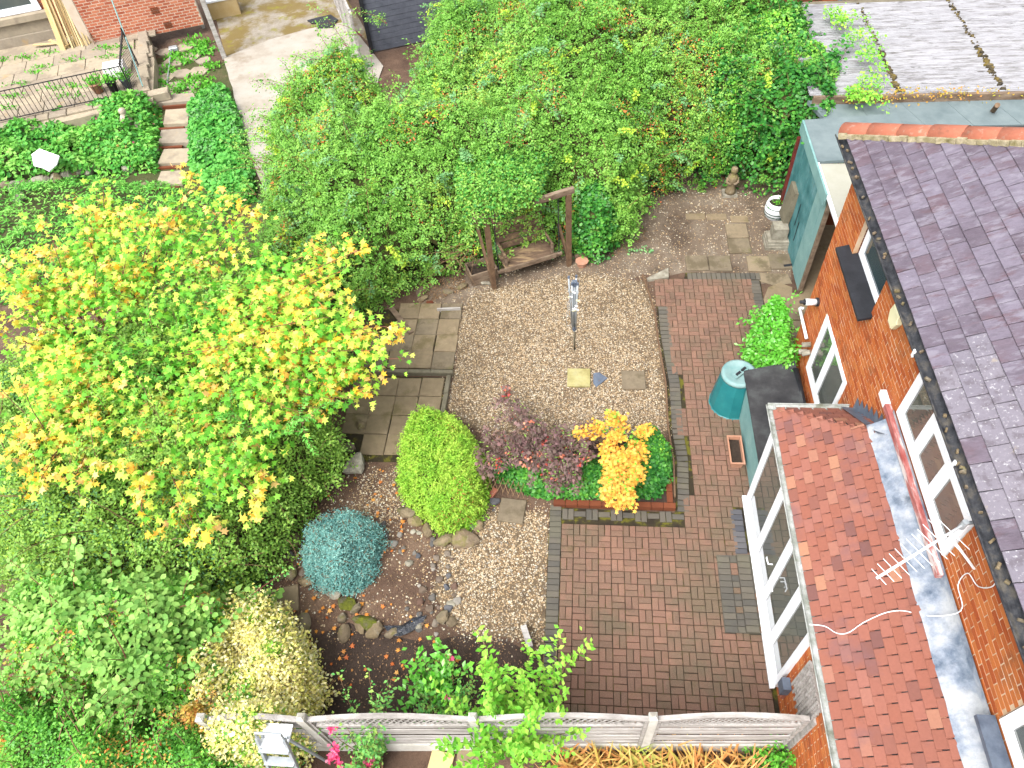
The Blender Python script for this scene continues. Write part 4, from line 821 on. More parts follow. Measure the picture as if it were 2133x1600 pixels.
# ---------------------------------------------------------------- statue, barrel pot, plinth
stt = thing('garden_statue', (*(3.49,14.52), 0), 'small weathered stone figure on a square base below the hedge', 'statue')
sx, sy = (3.48,14.55)
MB().box(sx-.17, sx+.17, sy-.13, sy+.13, 0, .07).build('base', 'stone_pale', stt); MB().lathe([(.13, .07), (.12, .13), (.10, .24), (.10, .34), (.12, .42), (.125, .48), (.11, .54), (.06, .58), (.055, .60), (.08, .64), (.085, .70), (.065, .75), (.02, .77)], sx+.01, sy, 12).build('figure', 'stone', stt, True)
for k in (-1, 1): MB().tube([(sx+k*.11, sy-.02, .50), (sx+k*.13, sy-.07, .40), (sx+k*.03, sy-.12, .37)], .035, 7).build('arm', 'stone', stt, True)
bp_ = thing('barrel_pot', (*(4.38,13.65), 0), 'white barrel shaped pot with dark green hoops holding weeds', 'pot')
bx, by = (4.39,13.71)
MB().lathe([(.17, 0), (.20, .04), (.245, .15), (.255, .25), (.24, .36), (.215, .44), (.195, .44), (.20, .36), (.10, .35)], bx, by, 22).build('barrel', 'white_paint', bp_, True)
mat('green_hoop', [(.3, c(40, 84, 68)), (.7, c(60, 104, 86))], mott=None, bump=None)
for z in (.12, .20, .33): MB().lathe([(.243+.012*(.15 < z < .3), z), (.246+.012*(.15 < z < .3), z+.012), (.243+.012*(.15 < z < .3), z+.024)], bx, by, 22, cap=False).build('hoop', 'green_hoop', bp_)
MB().lathe([(.19, .36), (.02, .385)], bx, by, 14).build('soil', 'compost', bp_)
pn = thing('stone_plinth', (*(4.23,12.66), 0), 'stepped grey stone plinth beside the teal shed wall', 'plinth')
px_, py_ = (4.29,12.78)
for k, (s_, z0, z1) in enumerate(((.27, 0, .09), (.25, .09, .15), (.23, .15, .21))): MB().box(px_-s_, px_+s_, py_-s_*.85, py_+s_*.85, z0, z1).build('step', 'stone_pale', pn)
MB().box(px_-.15, px_+.16, py_-.13, py_+.17, .21, .50).build('block', 'stone_pale', pn)
sl_ = MB().box(-.03, .10, -.02, .42, 0, .82, T(px_+.08, py_+.10, .46, 0, (1, 1, 1), 0, .10)); single('stone_slab', sl_, 'kerb', 'upright grey stone slab standing on the plinth by the shed', 'stone slab')
# ---------------------------------------------------------------- fence along the near side
FA, FB = Vector((-4.62, 2.03, 0)), Vector((2.84, 2.44, 0)); fd = (FB-FA).normalized(); ff = frame_mtx(FA, fd, Vector((-fd.y, fd.x, 0))); FL = (FB-FA).length
posts = [0.0, 1.27, 3.39, 5.56]; ends = [.0, 1.27, 3.39, 5.56, FL-.02]
pname = ['leftmost concrete fence post beside the cream shrub', 'concrete fence post behind the climbing rose', 'concrete fence post hidden in the leafy green shrub', 'white concrete fence post in open view by the patio']
for k, x_ in enumerate(posts):
    mb = MB().box(x_-.05, x_+.05, -.05, .05, 0, 1.72, ff); mb.add([ff @ Vector(q) for q in [(x_-.05, -.05, 1.72), (x_+.05, -.05, 1.72), (x_+.05, .05, 1.72), (x_-.05, .05, 1.72), (x_-.02, -.01, 1.76), (x_+.02, -.01, 1.76)]], [(0, 1, 5, 4), (1, 2, 5), (2, 3, 4, 5), (3, 0, 4)])
    single('fence_post', mb, 'pale_concrete', pname[k], 'fence post', 'concrete fence posts')
bl_ = ['left end', 'rose covered', 'middle', 'patio end']; plc = ['behind the aluminium step ladder', 'behind the pink climbing rose', 'between the leafy shrub and the open post', 'between the open post and the brick wall']
for k in range(4):
    a, b_ = ends[k]+.055, ends[k+1]-.055; gz = .34
    single('gravel_board', MB().box(a, b_, -.025, .025, 0, gz, ff), 'pale_concrete', 'pale concrete board under the fence panel %s' % plc[k], 'gravel board', 'concrete fence boards')
    fp_ = thing('slatted_fence', tuple(ff @ Vector(((a+b_)/2, 0, gz))), 'silvery slatted fence panel with arched lattice top %s' % plc[k], 'fence', 'arched fence panels')
    MB().box(a, a+.04, -.03, .03, gz, 1.62, ff).build('stile', 'silver_wood', fp_); MB().box(b_-.04, b_, -.03, .03, gz, 1.62, ff).build('stile', 'silver_wood', fp_)
    for q in range(6):
        z0 = gz+.03+q*.166; t_ = random.uniform(-.004, .004); MB().box(a+.041, b_-.041, -.012+t_+.008*(q % 2), .006+t_+.008*(q % 2), z0, z0+.098, ff).build('slat', 'silver_wood', fp_)
    arch = lambda t: 1.60+.17*math.sin(math.pi*t)
    n_ = 14
    for q in range(n_):
        t0, t1 = q/n_, (q+1)/n_; MB().beam(ff @ Vector((a+(b_-a)*t0, 0, arch(t0))), ff @ Vector((a+(b_-a)*t1, 0, arch(t1))), .06, .045).build('top_rail', 'silver_wood', fp_)
    for q in range(24):
        t0 = q/24; x0 = a+(b_-a)*t0
        for s_ in (-1, 1):
            x1 = x0+s_*.22; t1 = (x1-a)/(b_-a)
            if 0 <= t1 <= 1: MB().beam(ff @ Vector((x1, .006*s_, 1.36)), ff @ Vector((x0, .006*s_, arch(t0)-.02)), .008, .018).build('lattice_strip', 'silver_wood', fp_)
    MB().box(a+.041, b_-.041, -.02, .02, 1.34, 1.37, ff).build('mid_rail', 'silver_wood', fp_)
single('wall_post', MB().box(FL-.02, FL+.06, -.06, .06, 0, 1.60, ff), 'silver_wood', 'grey round-topped timber post where the fence meets the brick wall', 'post')
# ---------------------------------------------------------------- step ladder, board, slab beyond the fence
lad = thing('step_ladder', (-3.7, 1.75, 0), 'aluminium step ladder leaning at the near side of the fence', 'ladder')
la, lb = Vector((-3.62, 1.28, 0)), Vector((-3.66, 1.84, 1.72)); lx = Vector((.19, 0, 0))
for s_ in (-1, 1): MB().beam(la+lx*s_*1.15, lb+lx*s_*.9, .035, .05).build('rail', 'alu', lad); MB().beam(Vector((-3.62+s_*.21, 1.92, 0)), lb+lx*s_*.8+Vector((0, .04, -.1)), .025, .03).build('back_leg', 'alu', lad)
MB().tube([lb-lx*.9, lb-lx*.85+Vector((0, .03, .12)), lb+lx*.85+Vector((0, .03, .12)), lb+lx*.9], .016, 8).build('top_hoop', 'alu', lad)
for k in range(6): p = la.lerp(lb, .10+k*.155); MB().box(p.x-.19, p.x+.19, p.y-.055, p.y+.05, p.z, p.z+.025).build('tread', 'alu', lad)
p = la.lerp(lb, .90); MB().box(p.x-.18, p.x+.18, p.y-.02, p.y+.26, p.z, p.z+.03).build('platform', 'white_paint', lad)
single('board', MB().box(-.16, .16, -.12, .12, .02, .06, T(*(-1.83,2.02), 0, -.15)), 'new_timber', 'pale timber offcut on the ground below the fence', 'board')
single('paving_slab', MB().cbox(-.16, .16, -.2, .2, 0, .05, .01, T(*(-1.46,2.00), 0, .0)), 'slab_dark', 'grey slab on the ground below the fence near the leafy shrub', 'paving slab')
# ---------------------------------------------------------------- raised bed of brick at the middle
rbd = thing('raised_bed', (.6, 6.3, 0), 'low raised bed edged with red brick between patio and gravel', 'raised bed')
for k in range(10):
    for rw in range(1):
        x_ = -.42+k*.205; o = MB().box(x_+.004, x_+.201, 6.03+rw*.0, 6.13, .004, .105).build('brick', 'brick_dark', rbd)
for k in range(5):
    for rw in range(1): MB().box(1.49, 1.59, 6.14+k*.205+.004, 6.14+k*.205+.2, .004, .105).build('brick', 'brick_dark', rbd)
MB().box(-.42, 1.489, 6.14, 7.35, .004, .085).build('bed_soil', 'topsoil', rbd)
single('timber_rail', MB().beam((*(-1.39,6.76), .28), (*(-0.92,6.72), .28), .07, .07), 'silver_wood', 'pale timber rail behind the purple maple', 'timber')
tre = thing('fallen_trellis', (-1.2, 6.5, .1), 'collapsed brown expanding trellis between the green bush and ivy', 'trellis')
ta, tb_ = Vector((*(-1.59,6.33), .36)), Vector((*(-0.97,6.20), .26)); td = tb_-ta
for k in range(8):
    for s_ in (-1, 1):
        p = ta+td*(k/7); MB().beam(p+Vector((-.05*s_, .10, .06)), p+Vector((.05*s_, -.12, -.06)), .006, .016).build('strip', 'twig', tre)
# ---------------------------------------------------------------- timber and odds on the ground
def plank(a, b_, w_, h_, z, m, label): return single('timber_board', MB().beam((*a, z), (*b_, z), w_, h_), m, label, 'timber')
plank((-4.06,10.70), (-3.50,9.97), .11, .05, .05, 'old_wood', 'weathered timber board lying at the corner of the slab terrace')
plank((-3.04,10.63), (-2.54,10.66), .03, .10, .06, 'silver_wood', 'short grey board on edge at the top of the slab terrace')
plank((-5.44,6.27), (-4.91,5.87), .10, .04, .05, 'old_wood', 'pale timber board among stones above the blue conifer')
plank((-0.80,3.91), (-0.68,3.60), .09, .09, .15, 'silver_wood', 'split grey timber post stump beside the patio corner')
plank((3.22,9.36), (3.69,9.49), .04, .08, .05, 'brown_wood', 'timber edging below the climbing shrub near the compost bin')
ln = MB(); pts = [(-2.98,3.86),(-2.75,3.84),(-2.53,4.00),(-2.32,4.06),(-2.38,3.93),(-2.51,3.79),(-2.68,3.69),(-2.84,3.71)]
r0 = random.Random(4); ln.add([(x, y, .03+r0.uniform(0, .06)) for x, y in pts]+[(sum(p[0] for p in pts)/8, sum(p[1] for p in pts)/8, .09)], [(i, (i+1) % 8, 8) for i in range(8)])
mat('polythene', [(.3, c(24, 26, 32)), (.7, c(58, 64, 78))], scale=8, rough=.25, mott=None, bump=(14, .8), bdist=.04, spec=.6)
single('pond_liner', ln, 'polythene', 'crumpled black plastic liner poking from the soil', 'plastic sheet')
single('plastic_bag', MB().prism([(-4.24,4.43),(-4.14,4.47),(-4.07,4.42),(-4.16,4.37)], .0, .06), 'polythene', 'small black plastic scrap among stones below the blue conifer', 'plastic scrap')
single('shoe', MB().cbox(-.12, .12, -.045, .045, 0, .07, .03, T(*(4.44,12.03), 0, .2)), 'black', 'black shoe lying at the foot of the teal shed', 'shoe')
tl_ = MB()
for k in range(14): a0 = Vector((*(3.85,15.17), .05))+Vector((random.uniform(-.1, .9), random.uniform(-.1, .5), 0)); tl_ = MB().beam(a0, a0+Vector((random.uniform(.3, .8), random.uniform(-.25, .25), random.uniform(0, .15))), .05, .03); single('timber_scrap', tl_, 'old_wood', 'grey timber scrap in the heap below the hedge by the red post', 'timber', 'timber scraps by the red post')
single('stone_edging', MB().box(-.95, .75, -.05, .05, 0, .16, T(*(4.10,14.91), 0, .02)), 'slab', 'long pale stone edging behind the statue', 'edging')
# ---------------------------------------------------------------- rocks
def rock_mesh(seed, box):
    import bmesh
    bm = bmesh.new(); bmesh.ops.create_icosphere(bm, subdivisions=2, radius=.5); r_ = random.Random(seed); off = [Vector((r_.gauss(0, 1), r_.gauss(0, 1), r_.gauss(0, 1))).normalized() for _ in range(9)]; cut = [r_.uniform(.26, .40) for _ in range(9)]
    for v in bm.verts:
        if box:
            q = v.co*2; e = max(abs(q.x), abs(q.y), abs(q.z)); v.co = (q/e*.5)*.80+v.co*.25
        for n_, d in zip(off, cut):
            h_ = v.co.dot(n_)-d
            if h_ > 0: v.co -= n_*h_*.9
        v.co += v.co.normalized()*r_.uniform(-.015, .015)
    me = bpy.data.meshes.new('rock'); bm.to_mesh(me); bm.free(); return me
RM = {m: [] for m in ('stone', 'stone_moss', 'stone_pale', 'cobble', 'cobble_grey', 'brick_dark')}
for m in RM:
    for s_ in range(4): me = rock_mesh(len(m)*13+s_, s_ < 2); me.materials.append(MATS[m]); RM[m].append(me)
def rock(p, sx_, sy_, sz_, m, label, rz=None, v=None, group=None, name='rock'):
    me = RM[m][random.randrange(4) if v is None else v]; rz = random.uniform(0, 3.1) if rz is None else rz
    return tag(piece(name, me, T(p[0], p[1], sz_*.3, rz, (sx_*1.12, sy_*1.12, sz_*1.25), random.gauss(0, .08), random.gauss(0, .08))), label, 'rock', group)
rock((-4.03,6.71), .33, .46, .34, 'stone_pale', 'large pale grey boulder with white lichen beside the slab terrace', .2, 1)
rock((-4.20,7.10), .26, .22, .16, 'stone', 'rounded brown stone just above the large pale boulder')
rock((-4.46,7.17), .24, .30, .12, 'stone', 'flat brown stone by the tip of the maple leaves', .3, 0)
rock((-4.10,7.61), .16, .24, .12, 'stone', 'mossy stone at the left edge of the lower terrace')
rock((-2.95,5.81), .36, .22, .18, 'stone', 'blocky brown stone left below the clipped green bush', -.5, 0)
rock((-2.75,5.67), .24, .24, .14, 'stone', 'second blocky stone touching the clipped bush edge', .4, 1)
rock((-2.52,5.51), .18, .26, .16, 'stone', 'reddish grey stone under the lowest tip of the clipped bush', .3, 2)
rock((-2.22,5.31), .32, .22, .16, 'stone', 'flat mossy stone below the clipped bush at the gravel edge', .25, 0)
rock((-1.84,5.35), .42, .34, .20, 'stone', 'large wedge shaped stone at the corner of the clipped bush', .6, 1)
rock((-1.66,5.60), .18, .20, .14, 'stone', 'upright stone right of the wedge shaped stone', 1.0, 0)
rock((-3.95,4.41), .36, .28, .16, 'stone_pale', 'pale angular stone just below the blue conifer', -.5, 1)
rock((-3.63,4.16), .30, .24, .16, 'stone_moss', 'stone thickly covered in bright moss below the blue conifer', .2, 0)
rock((-3.47,4.09), .18, .14, .14, 'stone', 'small square stone beside the mossy stone', .6, 0)
rock((-3.28,3.90), .36, .24, .16, 'stone_moss', 'long mossy stone in the row above the planting bed', -.5, 1)
rock((-3.11,3.76), .26, .26, .14, 'stone', 'square brown block in the row above the planting bed', .6, 0)
rock((-3.58,3.71), .20, .30, .16, 'stone', 'rounded mossy stone left of the stone row', .1, 2)
rock((-3.35,3.82), .24, .14, .10, 'stone', 'narrow tilted stone inside the stone row', -.6, 1)
rock((-2.84,3.74), .20, .16, .12, 'stone', 'stone at the end of the row by the black liner', .2, 0)
rock((-3.67,3.95), .16, .16, .12, 'stone', 'small mossy stone left of the square stone', .2, 3)
rock((-4.26,3.84), .24, .34, .18, 'stone', 'round edged stone at the right of the cream shrub', .2, 2)
rock((-5.58,5.64), .24, .26, .18, 'stone', 'brown stone against the dark shrub above the brick', .4, 0)
rock((-5.38,5.65), .22, .16, .12, 'stone', 'tilted flat stone beside the single red brick', .5, 1)
rock((-5.31,5.82), .16, .26, .16, 'stone', 'upright green stained stone by the pale timber board', .1, 0)
rock((-5.54,5.15), .34, .34, .24, 'stone', 'large dark rounded boulder at the shrub edge', .4, 2)
rock((-5.48,5.35), .28, .18, .14, 'stone', 'dark stone behind the large rounded boulder', .2, 3)
rock((-5.62,4.84), .16, .34, .20, 'stone', 'narrow upright stone below the dark boulder', .1, 0)
rock((-5.83,4.66), .22, .44, .34, 'stone_pale', 'tall lichen covered stone beside the dark shrub', .2, 1)
rock((-5.64,4.38), .30, .22, .16, 'stone', 'mossy stone at the left end of the rockery', .3, 2)
rock((-4.86,4.66), .24, .30, .14, 'stone_moss', 'green mossy stone left below the blue conifer', .2, 2)
rock((-4.66,4.62), .16, .22, .12, 'stone', 'brown block between mossy stone and blue conifer', .3, 0)
rock((-4.78,5.24), .22, .24, .20, 'stone', 'dark stone touching the left side of the blue conifer', .2, 3)
rock((-4.38,4.51), .30, .20, .14, 'stone', 'long stone under the lower edge of the blue conifer', -.2, 0)
rock((-4.25,4.64), .2, .24, .16, 'stone', 'grey stone half under the blue conifer', -.4, 1)
rock((-2.69,4.09), .24, .26, .14, 'stone', 'square grey block by the pebbles above the laurel', .2, 0) if False else rock((-2.08,4.02), .18, .24, .14, 'stone', 'square grey block beside the pebble cluster above the laurel', .2, 0)
rock((-1.93,3.97), .18, .16, .12, 'stone', 'round mossy stone right of the square block', .2, 2)
rock((-5.00,6.14), .20, .16, .10, 'slab' if False else 'stone', 'flat grey stone right of the pale timber board', .4, 0)
rock((-5.47,6.81), .22, .08, .08, 'cobble_grey', 'grey slate shard at the maple leaf edge', .4, 0)
rock((-4.69,6.85), .18, .10, .06, 'stone_pale', 'small pale flat stone on soil near the big boulder', .5, 0)
rock((-3.42,10.99), .22, .14, .10, 'stone', 'stone on soil left of the timber planter', .2, 0); rock((-2.87,11.21), .24, .14, .1, 'stone', 'brown stone between planter and hedge', .2, 1); rock((-2.62,11.36), .26, .18, .10, 'stone', 'mossy stone touching the timber planter', .1, 0)
rock((-2.10,11.48), .22, .12, .1, 'stone_pale', 'pale stone under the timber planter', .1, 0); rock((-3.25,10.89), .16, .10, .08, 'brick_dark', 'piece of red brick at the hedge foot', .2, 0)
tag(MB().cbox(-.05, .05, -.105, .105, 0, .09, .01, T(*(-5.05,5.74), 0, .25)).build('loose_brick', 'hip_tile'), 'single red brick lying on soil left above the blue conifer', 'brick')
tag(MB().cbox(-.05, .05, -.105, .105, 0, .07, .01, T(*(-1.48,6.25), 0, -.5)).build('loose_brick', 'hip_tile'), 'pale orange brick between the clipped bush and the trellis', 'brick')
rock((-1.44,6.09), .2, .16, .1, 'cobble_grey', 'blue grey stone between clipped bush and square slab', .2, 0)
r0 = random.Random(21)
cob = [(r0.uniform(815, 945), r0.uniform(1110, 1310)) for _ in range(75)] + [(r0.uniform(960, 1040), r0.uniform(1045, 1110)) for _ in range(14)] + [(r0.uniform(770, 850), r0.uniform(1080, 1130)) for _ in range(16)]
COBW = [(-2.77,5.47),(-2.41,5.22),(-2.12,5.14),(-2.02,4.98),(-2.36,4.88),(-2.55,5.04),(-2.22,4.72),(-2.40,4.55),(-2.26,4.40),(-2.43,4.23),(-2.09,4.29),(-2.25,4.09),(-2.47,4.04),(-2.63,4.07),(-2.16,3.94),(-2.00,4.21),(-2.35,3.97),(-2.72,5.12),(-2.90,5.20),(-3.01,5.37),(-2.60,5.39),(-2.26,5.01),(-2.12,4.85),(-2.38,4.76),(-2.56,4.63),(-2.12,4.52),(-2.37,4.35),(-1.99,4.41),(-2.15,4.17),(-1.86,4.30),(-2.46,3.92),(-2.70,4.22),(-1.55,5.97),(-1.66,5.83),(-1.43,5.95),(-1.77,5.69),(-1.35,6.02),(-3.19,5.45),(-3.06,5.24),(-2.91,5.07),(-2.77,4.91),(-3.30,5.63),(-3.43,5.67),(-2.39,5.40),(-2.25,5.23),(-2.02,4.69),(-1.93,4.57),(-2.30,4.16),(-2.37,3.85),(-2.14,3.83),(-4.37,4.80),(-4.47,4.71),(-4.84,5.04),(-4.95,5.12),(-4.60,4.92),(-4.47,4.88),(-4.69,4.83)]
for k, p in enumerate(COBW):
    s_ = r0.uniform(.05, .13); rock((p[0]+r0.gauss(0, .04), p[1]+r0.gauss(0, .04)), s_*1.2, s_, s_*.7, 'cobble' if k % 5 else ('cobble_grey' if k % 2 else 'stone_pale'), 'small rounded cobble scattered along the rockery edge', None, None, 'cobbles along the rockery', 'cobble')

# ---------------------------------------------------------------- the neighbour's plot, upper left
NA = R(22); nu = Vector((math.cos(NA), math.sin(NA), 0)); nv = Vector((-math.sin(NA), math.cos(NA), 0)); TZ = .45
sheet('neighbour_ground', [(-13.82,11.99),(-16.91,17.70),(-12.64,19.19),(-11.35,21.66),(-8.90,16.21),(-7.87,14.45),(-7.78,11.04),(-10.36,10.73)], .004, 'nb_soil')
sheet('concrete_slab', wobble([(-11.44,21.75),(-10.26,22.83),(-9.14,23.51),(-7.86,23.95),(-6.08,20.94),(-6.15,18.31),(-7.32,16.27),(-7.87,14.45),(-8.83,16.20)], .02, .5, 5), .03, 'concrete')
sheet('mossy_path', [(-13.29,25.98),(-8.98,27.16),(-6.39,21.83),(-7.85,23.88),(-9.12,23.44),(-10.23,22.73),(-11.40,21.81),(-12.29,23.78)], .012, 'old_concrete')
tmz = MB().prism([(-16.84,16.53),(-20.17,22.37),(-18.59,23.25),(-15.14,24.39),(-13.31,21.05),(-12.43,18.68),(-14.45,17.75),(-16.25,17.02)], 0, TZ-.06); 
te = struct('terrace', tmz, 'nb_flag')
fl = frame_mtx((*(-16.46,17.41), TZ-.06), nu, nv)
ri = random.Random(8)
for j in range(6):
    x_ = -1.5+ri.uniform(0, .3)
    while x_ < 3.3+.06*j:
        w_ = ri.uniform(.6, 1.15)
        p = fl @ Vector((x_+w_/2, .55+j*.72, 0))
        if p.y < 23.2: piece('flagstone', MB().cbox(-w_/2+.008, w_/2-.008, -.352, .352, 0, .05, .006).mesh('flagstone', 'nb_flag'), fl @ T(x_+w_/2, .55+j*.72, .004+ri.uniform(0, .012), ri.gauss(0, .012)), te)
        x_ += w_
rw_ = thing('retaining_wall', (*(-15.00,18.38), 0), 'low sandstone retaining wall under the iron railing', 'wall')
for rw in range(2):
    x_ = -1.0
    while x_ < 4.1:
        w_ = ri.uniform(.35, .75); MB().cbox(0, w_-.015, -.16, .16, 0, .20 if rw == 0 else .24, .02, fl @ T(x_, 0, -(TZ-.06)+rw*.22, ri.gauss(0, .01))).build('stone', 'nb_flag', rw_); x_ += w_
sv = thing('side_wall', (*(-13.84,21.05), 0), 'stone kerb wall running up beside the terrace to the house', 'wall')
for k in range(5): MB().cbox(-.16, .16, 0, .78, 0, .52, .02, fl @ T(4.02, .1+k*.80, -(TZ-.06), .10)).build('stone', 'nb_flag', sv)
# railing
ra = thing('iron_railing', (*(-14.69,18.26), TZ), 'thin black iron railing along the edge of the stone terrace', 'railing')
RL = 3.72; zt = .92
MB().beam(fl @ Vector((-1.2, .12, zt)), fl @ Vector((RL, .12, zt)), .03, .02).build('top_rail', 'iron', ra); MB().beam(fl @ Vector((-1.2, .12, .14)), fl @ Vector((RL, .12, .14)), .03, .02).build('bottom_rail', 'iron', ra)
k = 0
while -1.2+k*.128 < RL: x_ = -1.2+k*.128; MB().tube([fl @ Vector((x_, .12, .14)), fl @ Vector((x_, .12, zt))], .009, 5).build('bar', 'iron', ra); k += 1
MB().box(RL-.02, RL+.02, .10, .14, .06, 1.0, fl).build('post', 'iron', ra); MB().box(RL+.12, RL+.16, 1.75, 1.79, .06, 1.25, fl).build('post', 'iron', ra)
MB().beam(fl @ Vector((RL, .12, .95)), fl @ Vector((RL+.14, 1.77, 1.15)), .04, .05).build('hand_rail', 'iron', ra)
for k in range(1, 12): t = k/12; MB().tube([fl @ Vector((RL+.14*t, .12+1.65*t, .12)), fl @ Vector((RL+.14*t, .12+1.65*t, .95+.2*t))], .009, 5).build('bar', 'iron', ra)
mb = MB().tube([fl @ Vector((RL+.3, .2, .2)), fl @ Vector((RL+.15, 1.8, 1.0)), fl @ Vector((RL-.05, 4.2, 2.9))], .018, 6); single('washing_rope', mb, 'teal_pale', 'pale rope hanging down the neighbour wall to the railing', 'rope')
# neighbour's house
nh = thing('neighbour_house', (*(-16.12,23.09), 0), 'red brick house with pale mortar beyond the stone terrace', 'house')
hn = frame_mtx((*(-15.77,22.17), .30), nu, nv)            # front wall; local x along, y away
hw = MB(); wall_panel(hw, hn, 3.45, 4.5, [], .004, .3); hw.box(-4.5, .0, 1.15, 1.4, 0, 4.5, hn); hw.box(-.30, -.02, .02, 1.2, 0, 4.5, hn); hw.box(0.0, .22, .30, 1.4, 0, 4.5, hn); nw = hw.build('wall', 'nb_mortar', nh)
lay_bricks(nw, hn, brick_list(hn, 3.45, 2.2, [], bl=.235, bh=.088, j=.02), 'nb_brick', 250)
h2 = hn @ Matrix.Translation((-4.5, 1.13, 0)); lay_bricks(nw, h2, brick_list(h2, 4.5, 2.2, [(1.2, 3.2, .95, 2.2)], bl=.235, bh=.088, j=.02), 'nb_brick', 0)
for (x_, z_) in ((2.05, .62), (2.25, .12)):
    ab_ = MB()
    for k in range(4): MB().box(x_, x_+.24, -.012, -.001, z_+k*.05, z_+.035+k*.05, hn).build('air_brick_bar', 'brick_dark', nw)
window(nh, h2, 1.15, 3.25, 1.0, 2.4, fw_=.16, m='glass_teal', dep=(-.06, .06))
for k, (z0, z1, d) in enumerate(((.78, .98, -.22), (.40, .775, -.10), (0, .395, -.14))): MB().cbox(.9, 3.45, d, .0, z0, z1, .02, h2).build('window_ledge', 'nb_flag', nh)
# timber leaning on the wall corner
ri = random.Random(3); 
for k in range(20):
    x_ = -.95+k*.05+ri.uniform(-.02, .02); a = hn @ Vector((x_*1.0+ri.uniform(-.03, .03), -.05+ri.uniform(-.12, .06), .1)); b_ = hn @ Vector((x_*.75-.10, .85+ri.uniform(-.05, .05), 2.1+ri.uniform(0, .4)))
    o = MB().beam(a, b_, .05 if k else .2, .03 if k else .05, ri.uniform(-.4, .4)); single('timber_batten', o, 'new_timber' if k < 18 else 'old_wood', 'pale timber batten leaning in the corner of the brick house', 'timber', 'battens leaning on the house')
for k, (a, b_) in enumerate((((-17.80,22.04), (-17.04,22.12)), ((-17.34,22.29), (-16.51,21.78)), ((-16.54,21.78), (-16.26,22.51)), ((-16.85,22.08), (-16.45,22.79)))): single('timber_batten', MB().beam((*a, TZ+.03+k*.03), (*b_, TZ+.03+k*.03), .10, .025), 'new_timber', 'pale batten lying flat on the terrace below the leaning timber', 'timber', 'battens lying on the terrace')
# pots and box behind the railing
def pot(p, r_, h_, m, label, z=TZ):
    t = thing('plant_pot', (*p, z), label, 'pot'); MB().lathe([(r_*.72, z), (r_, z+h_), (r_*1.14, z+h_), (r_*1.14, z+h_*1.15), (r_*.92, z+h_*1.15), (r_*.85, z+h_*.9), (.02, z+h_*.92)], p[0], p[1], 16).build('pot_body', m, t, True); return t
P1 = pot((-14.22,19.09), .17, .26, 'terracotta', 'terracotta pot with green plant behind the railing'); P2 = pot((-13.74,19.12), .14, .30, 'black', 'black pot with green plant beside the terracotta pot'); P3 = pot((-13.40,19.32), .14, .26, 'lead_dark', 'grey pot at the corner of the railing')
single('white_box', MB().cbox(-.30, .30, -.22, .22, TZ, TZ+.34, .03, Matrix.Translation((*(-14.08,20.09), 0)) @ Matrix.Rotation(NA, 4, 'Z')), 'white_plastic', 'white plastic box behind the pots on the terrace', 'box')
# steps and crazy paving down the garden
sp_ = struct('stone_path', MB().add([(x, y, .006) for x, y in [(-14.08,21.65),(-12.33,22.64),(-10.98,20.06),(-11.27,19.14),(-12.43,18.67)]], [(4, 3, 2, 1, 0)]), 'nb_soil')
CP = [(330,145,.30,.22),(365,130,.34,.26),(400,120,.30,.24),(345,165,.28,.24),(380,155,.30,.22),(415,150,.28,.24),(335,185,.26,.22),(368,180,.32,.22),(402,178,.26,.22),(350,200,.28,.16),(395,198,.3,.18),(310,105,.30,.2),(345,110,.3,.2),(385,100,.28,.2),(425,128,.22,.18)]
CPW = [(-13.41,21.17),(-13.01,21.60),(-12.55,21.87),(-12.94,20.57),(-12.49,20.83),(-11.98,20.95),(-12.88,20.01),(-12.41,20.13),(-11.90,20.16),(-12.49,19.58),(-11.81,19.61),(-14.23,22.43),(-13.58,22.24),(-13.02,22.52),(-12.05,21.61)]
for (q, p) in zip(CP, CPW):
    n_ = ri.randint(5, 6); pg = [(p[0]+q[2]*1.15*math.cos(2*math.pi*i/n_+.3)*ri.uniform(.85, 1.1), p[1]+q[3]*1.3*math.sin(2*math.pi*i/n_+.3)*ri.uniform(.85, 1.1)) for i in range(n_)]
    o = MB().prism(pg, 0, .035+ri.uniform(0, .015)).build('flagstone', 'nb_flag', sp_)
ss = struct('stone_steps', MB().add([(x, y, .005) for x, y in [(-12.64,19.19),(-11.27,19.14),(-9.98,14.88),(-11.03,14.89)]], [(3, 2, 1, 0)]), 'nb_soil')
for k, (a, b_, z) in enumerate((((342,212),(412,228),.20),((348,238),(398,268),.17),((338,275),(396,305),.14),((334,318),(396,345),.11),((330,362),(385,390),.08))):
    pass
for k, pg in enumerate(([(-12.55,19.27),(-11.54,19.38),(-11.28,18.95),(-12.28,18.84)], [(-12.08,18.53),(-11.38,18.60),(-11.15,17.80),(-11.87,17.78)], [(-11.85,17.54),(-11.08,17.61),(-10.80,16.90),(-11.68,16.88)], [(-11.44,16.65),(-10.74,16.67),(-10.48,16.01),(-11.36,15.98)], [(-11.16,15.68),(-10.56,15.71),(-10.37,15.12),(-11.08,15.06)])):
    MB().prism(pg, 0, .20-.03*k).build('step', 'nb_flag', ss); cx = sum(p[0] for p in pg)/4; cy = sum(p[1] for p in pg)/4
    MB().box(-.38, .38, -.04, .04, 0, .12-.02*k, T(cx-.02, pg[2][1]-.10, 0, .08)).build('riser', 'brick_dark', ss)
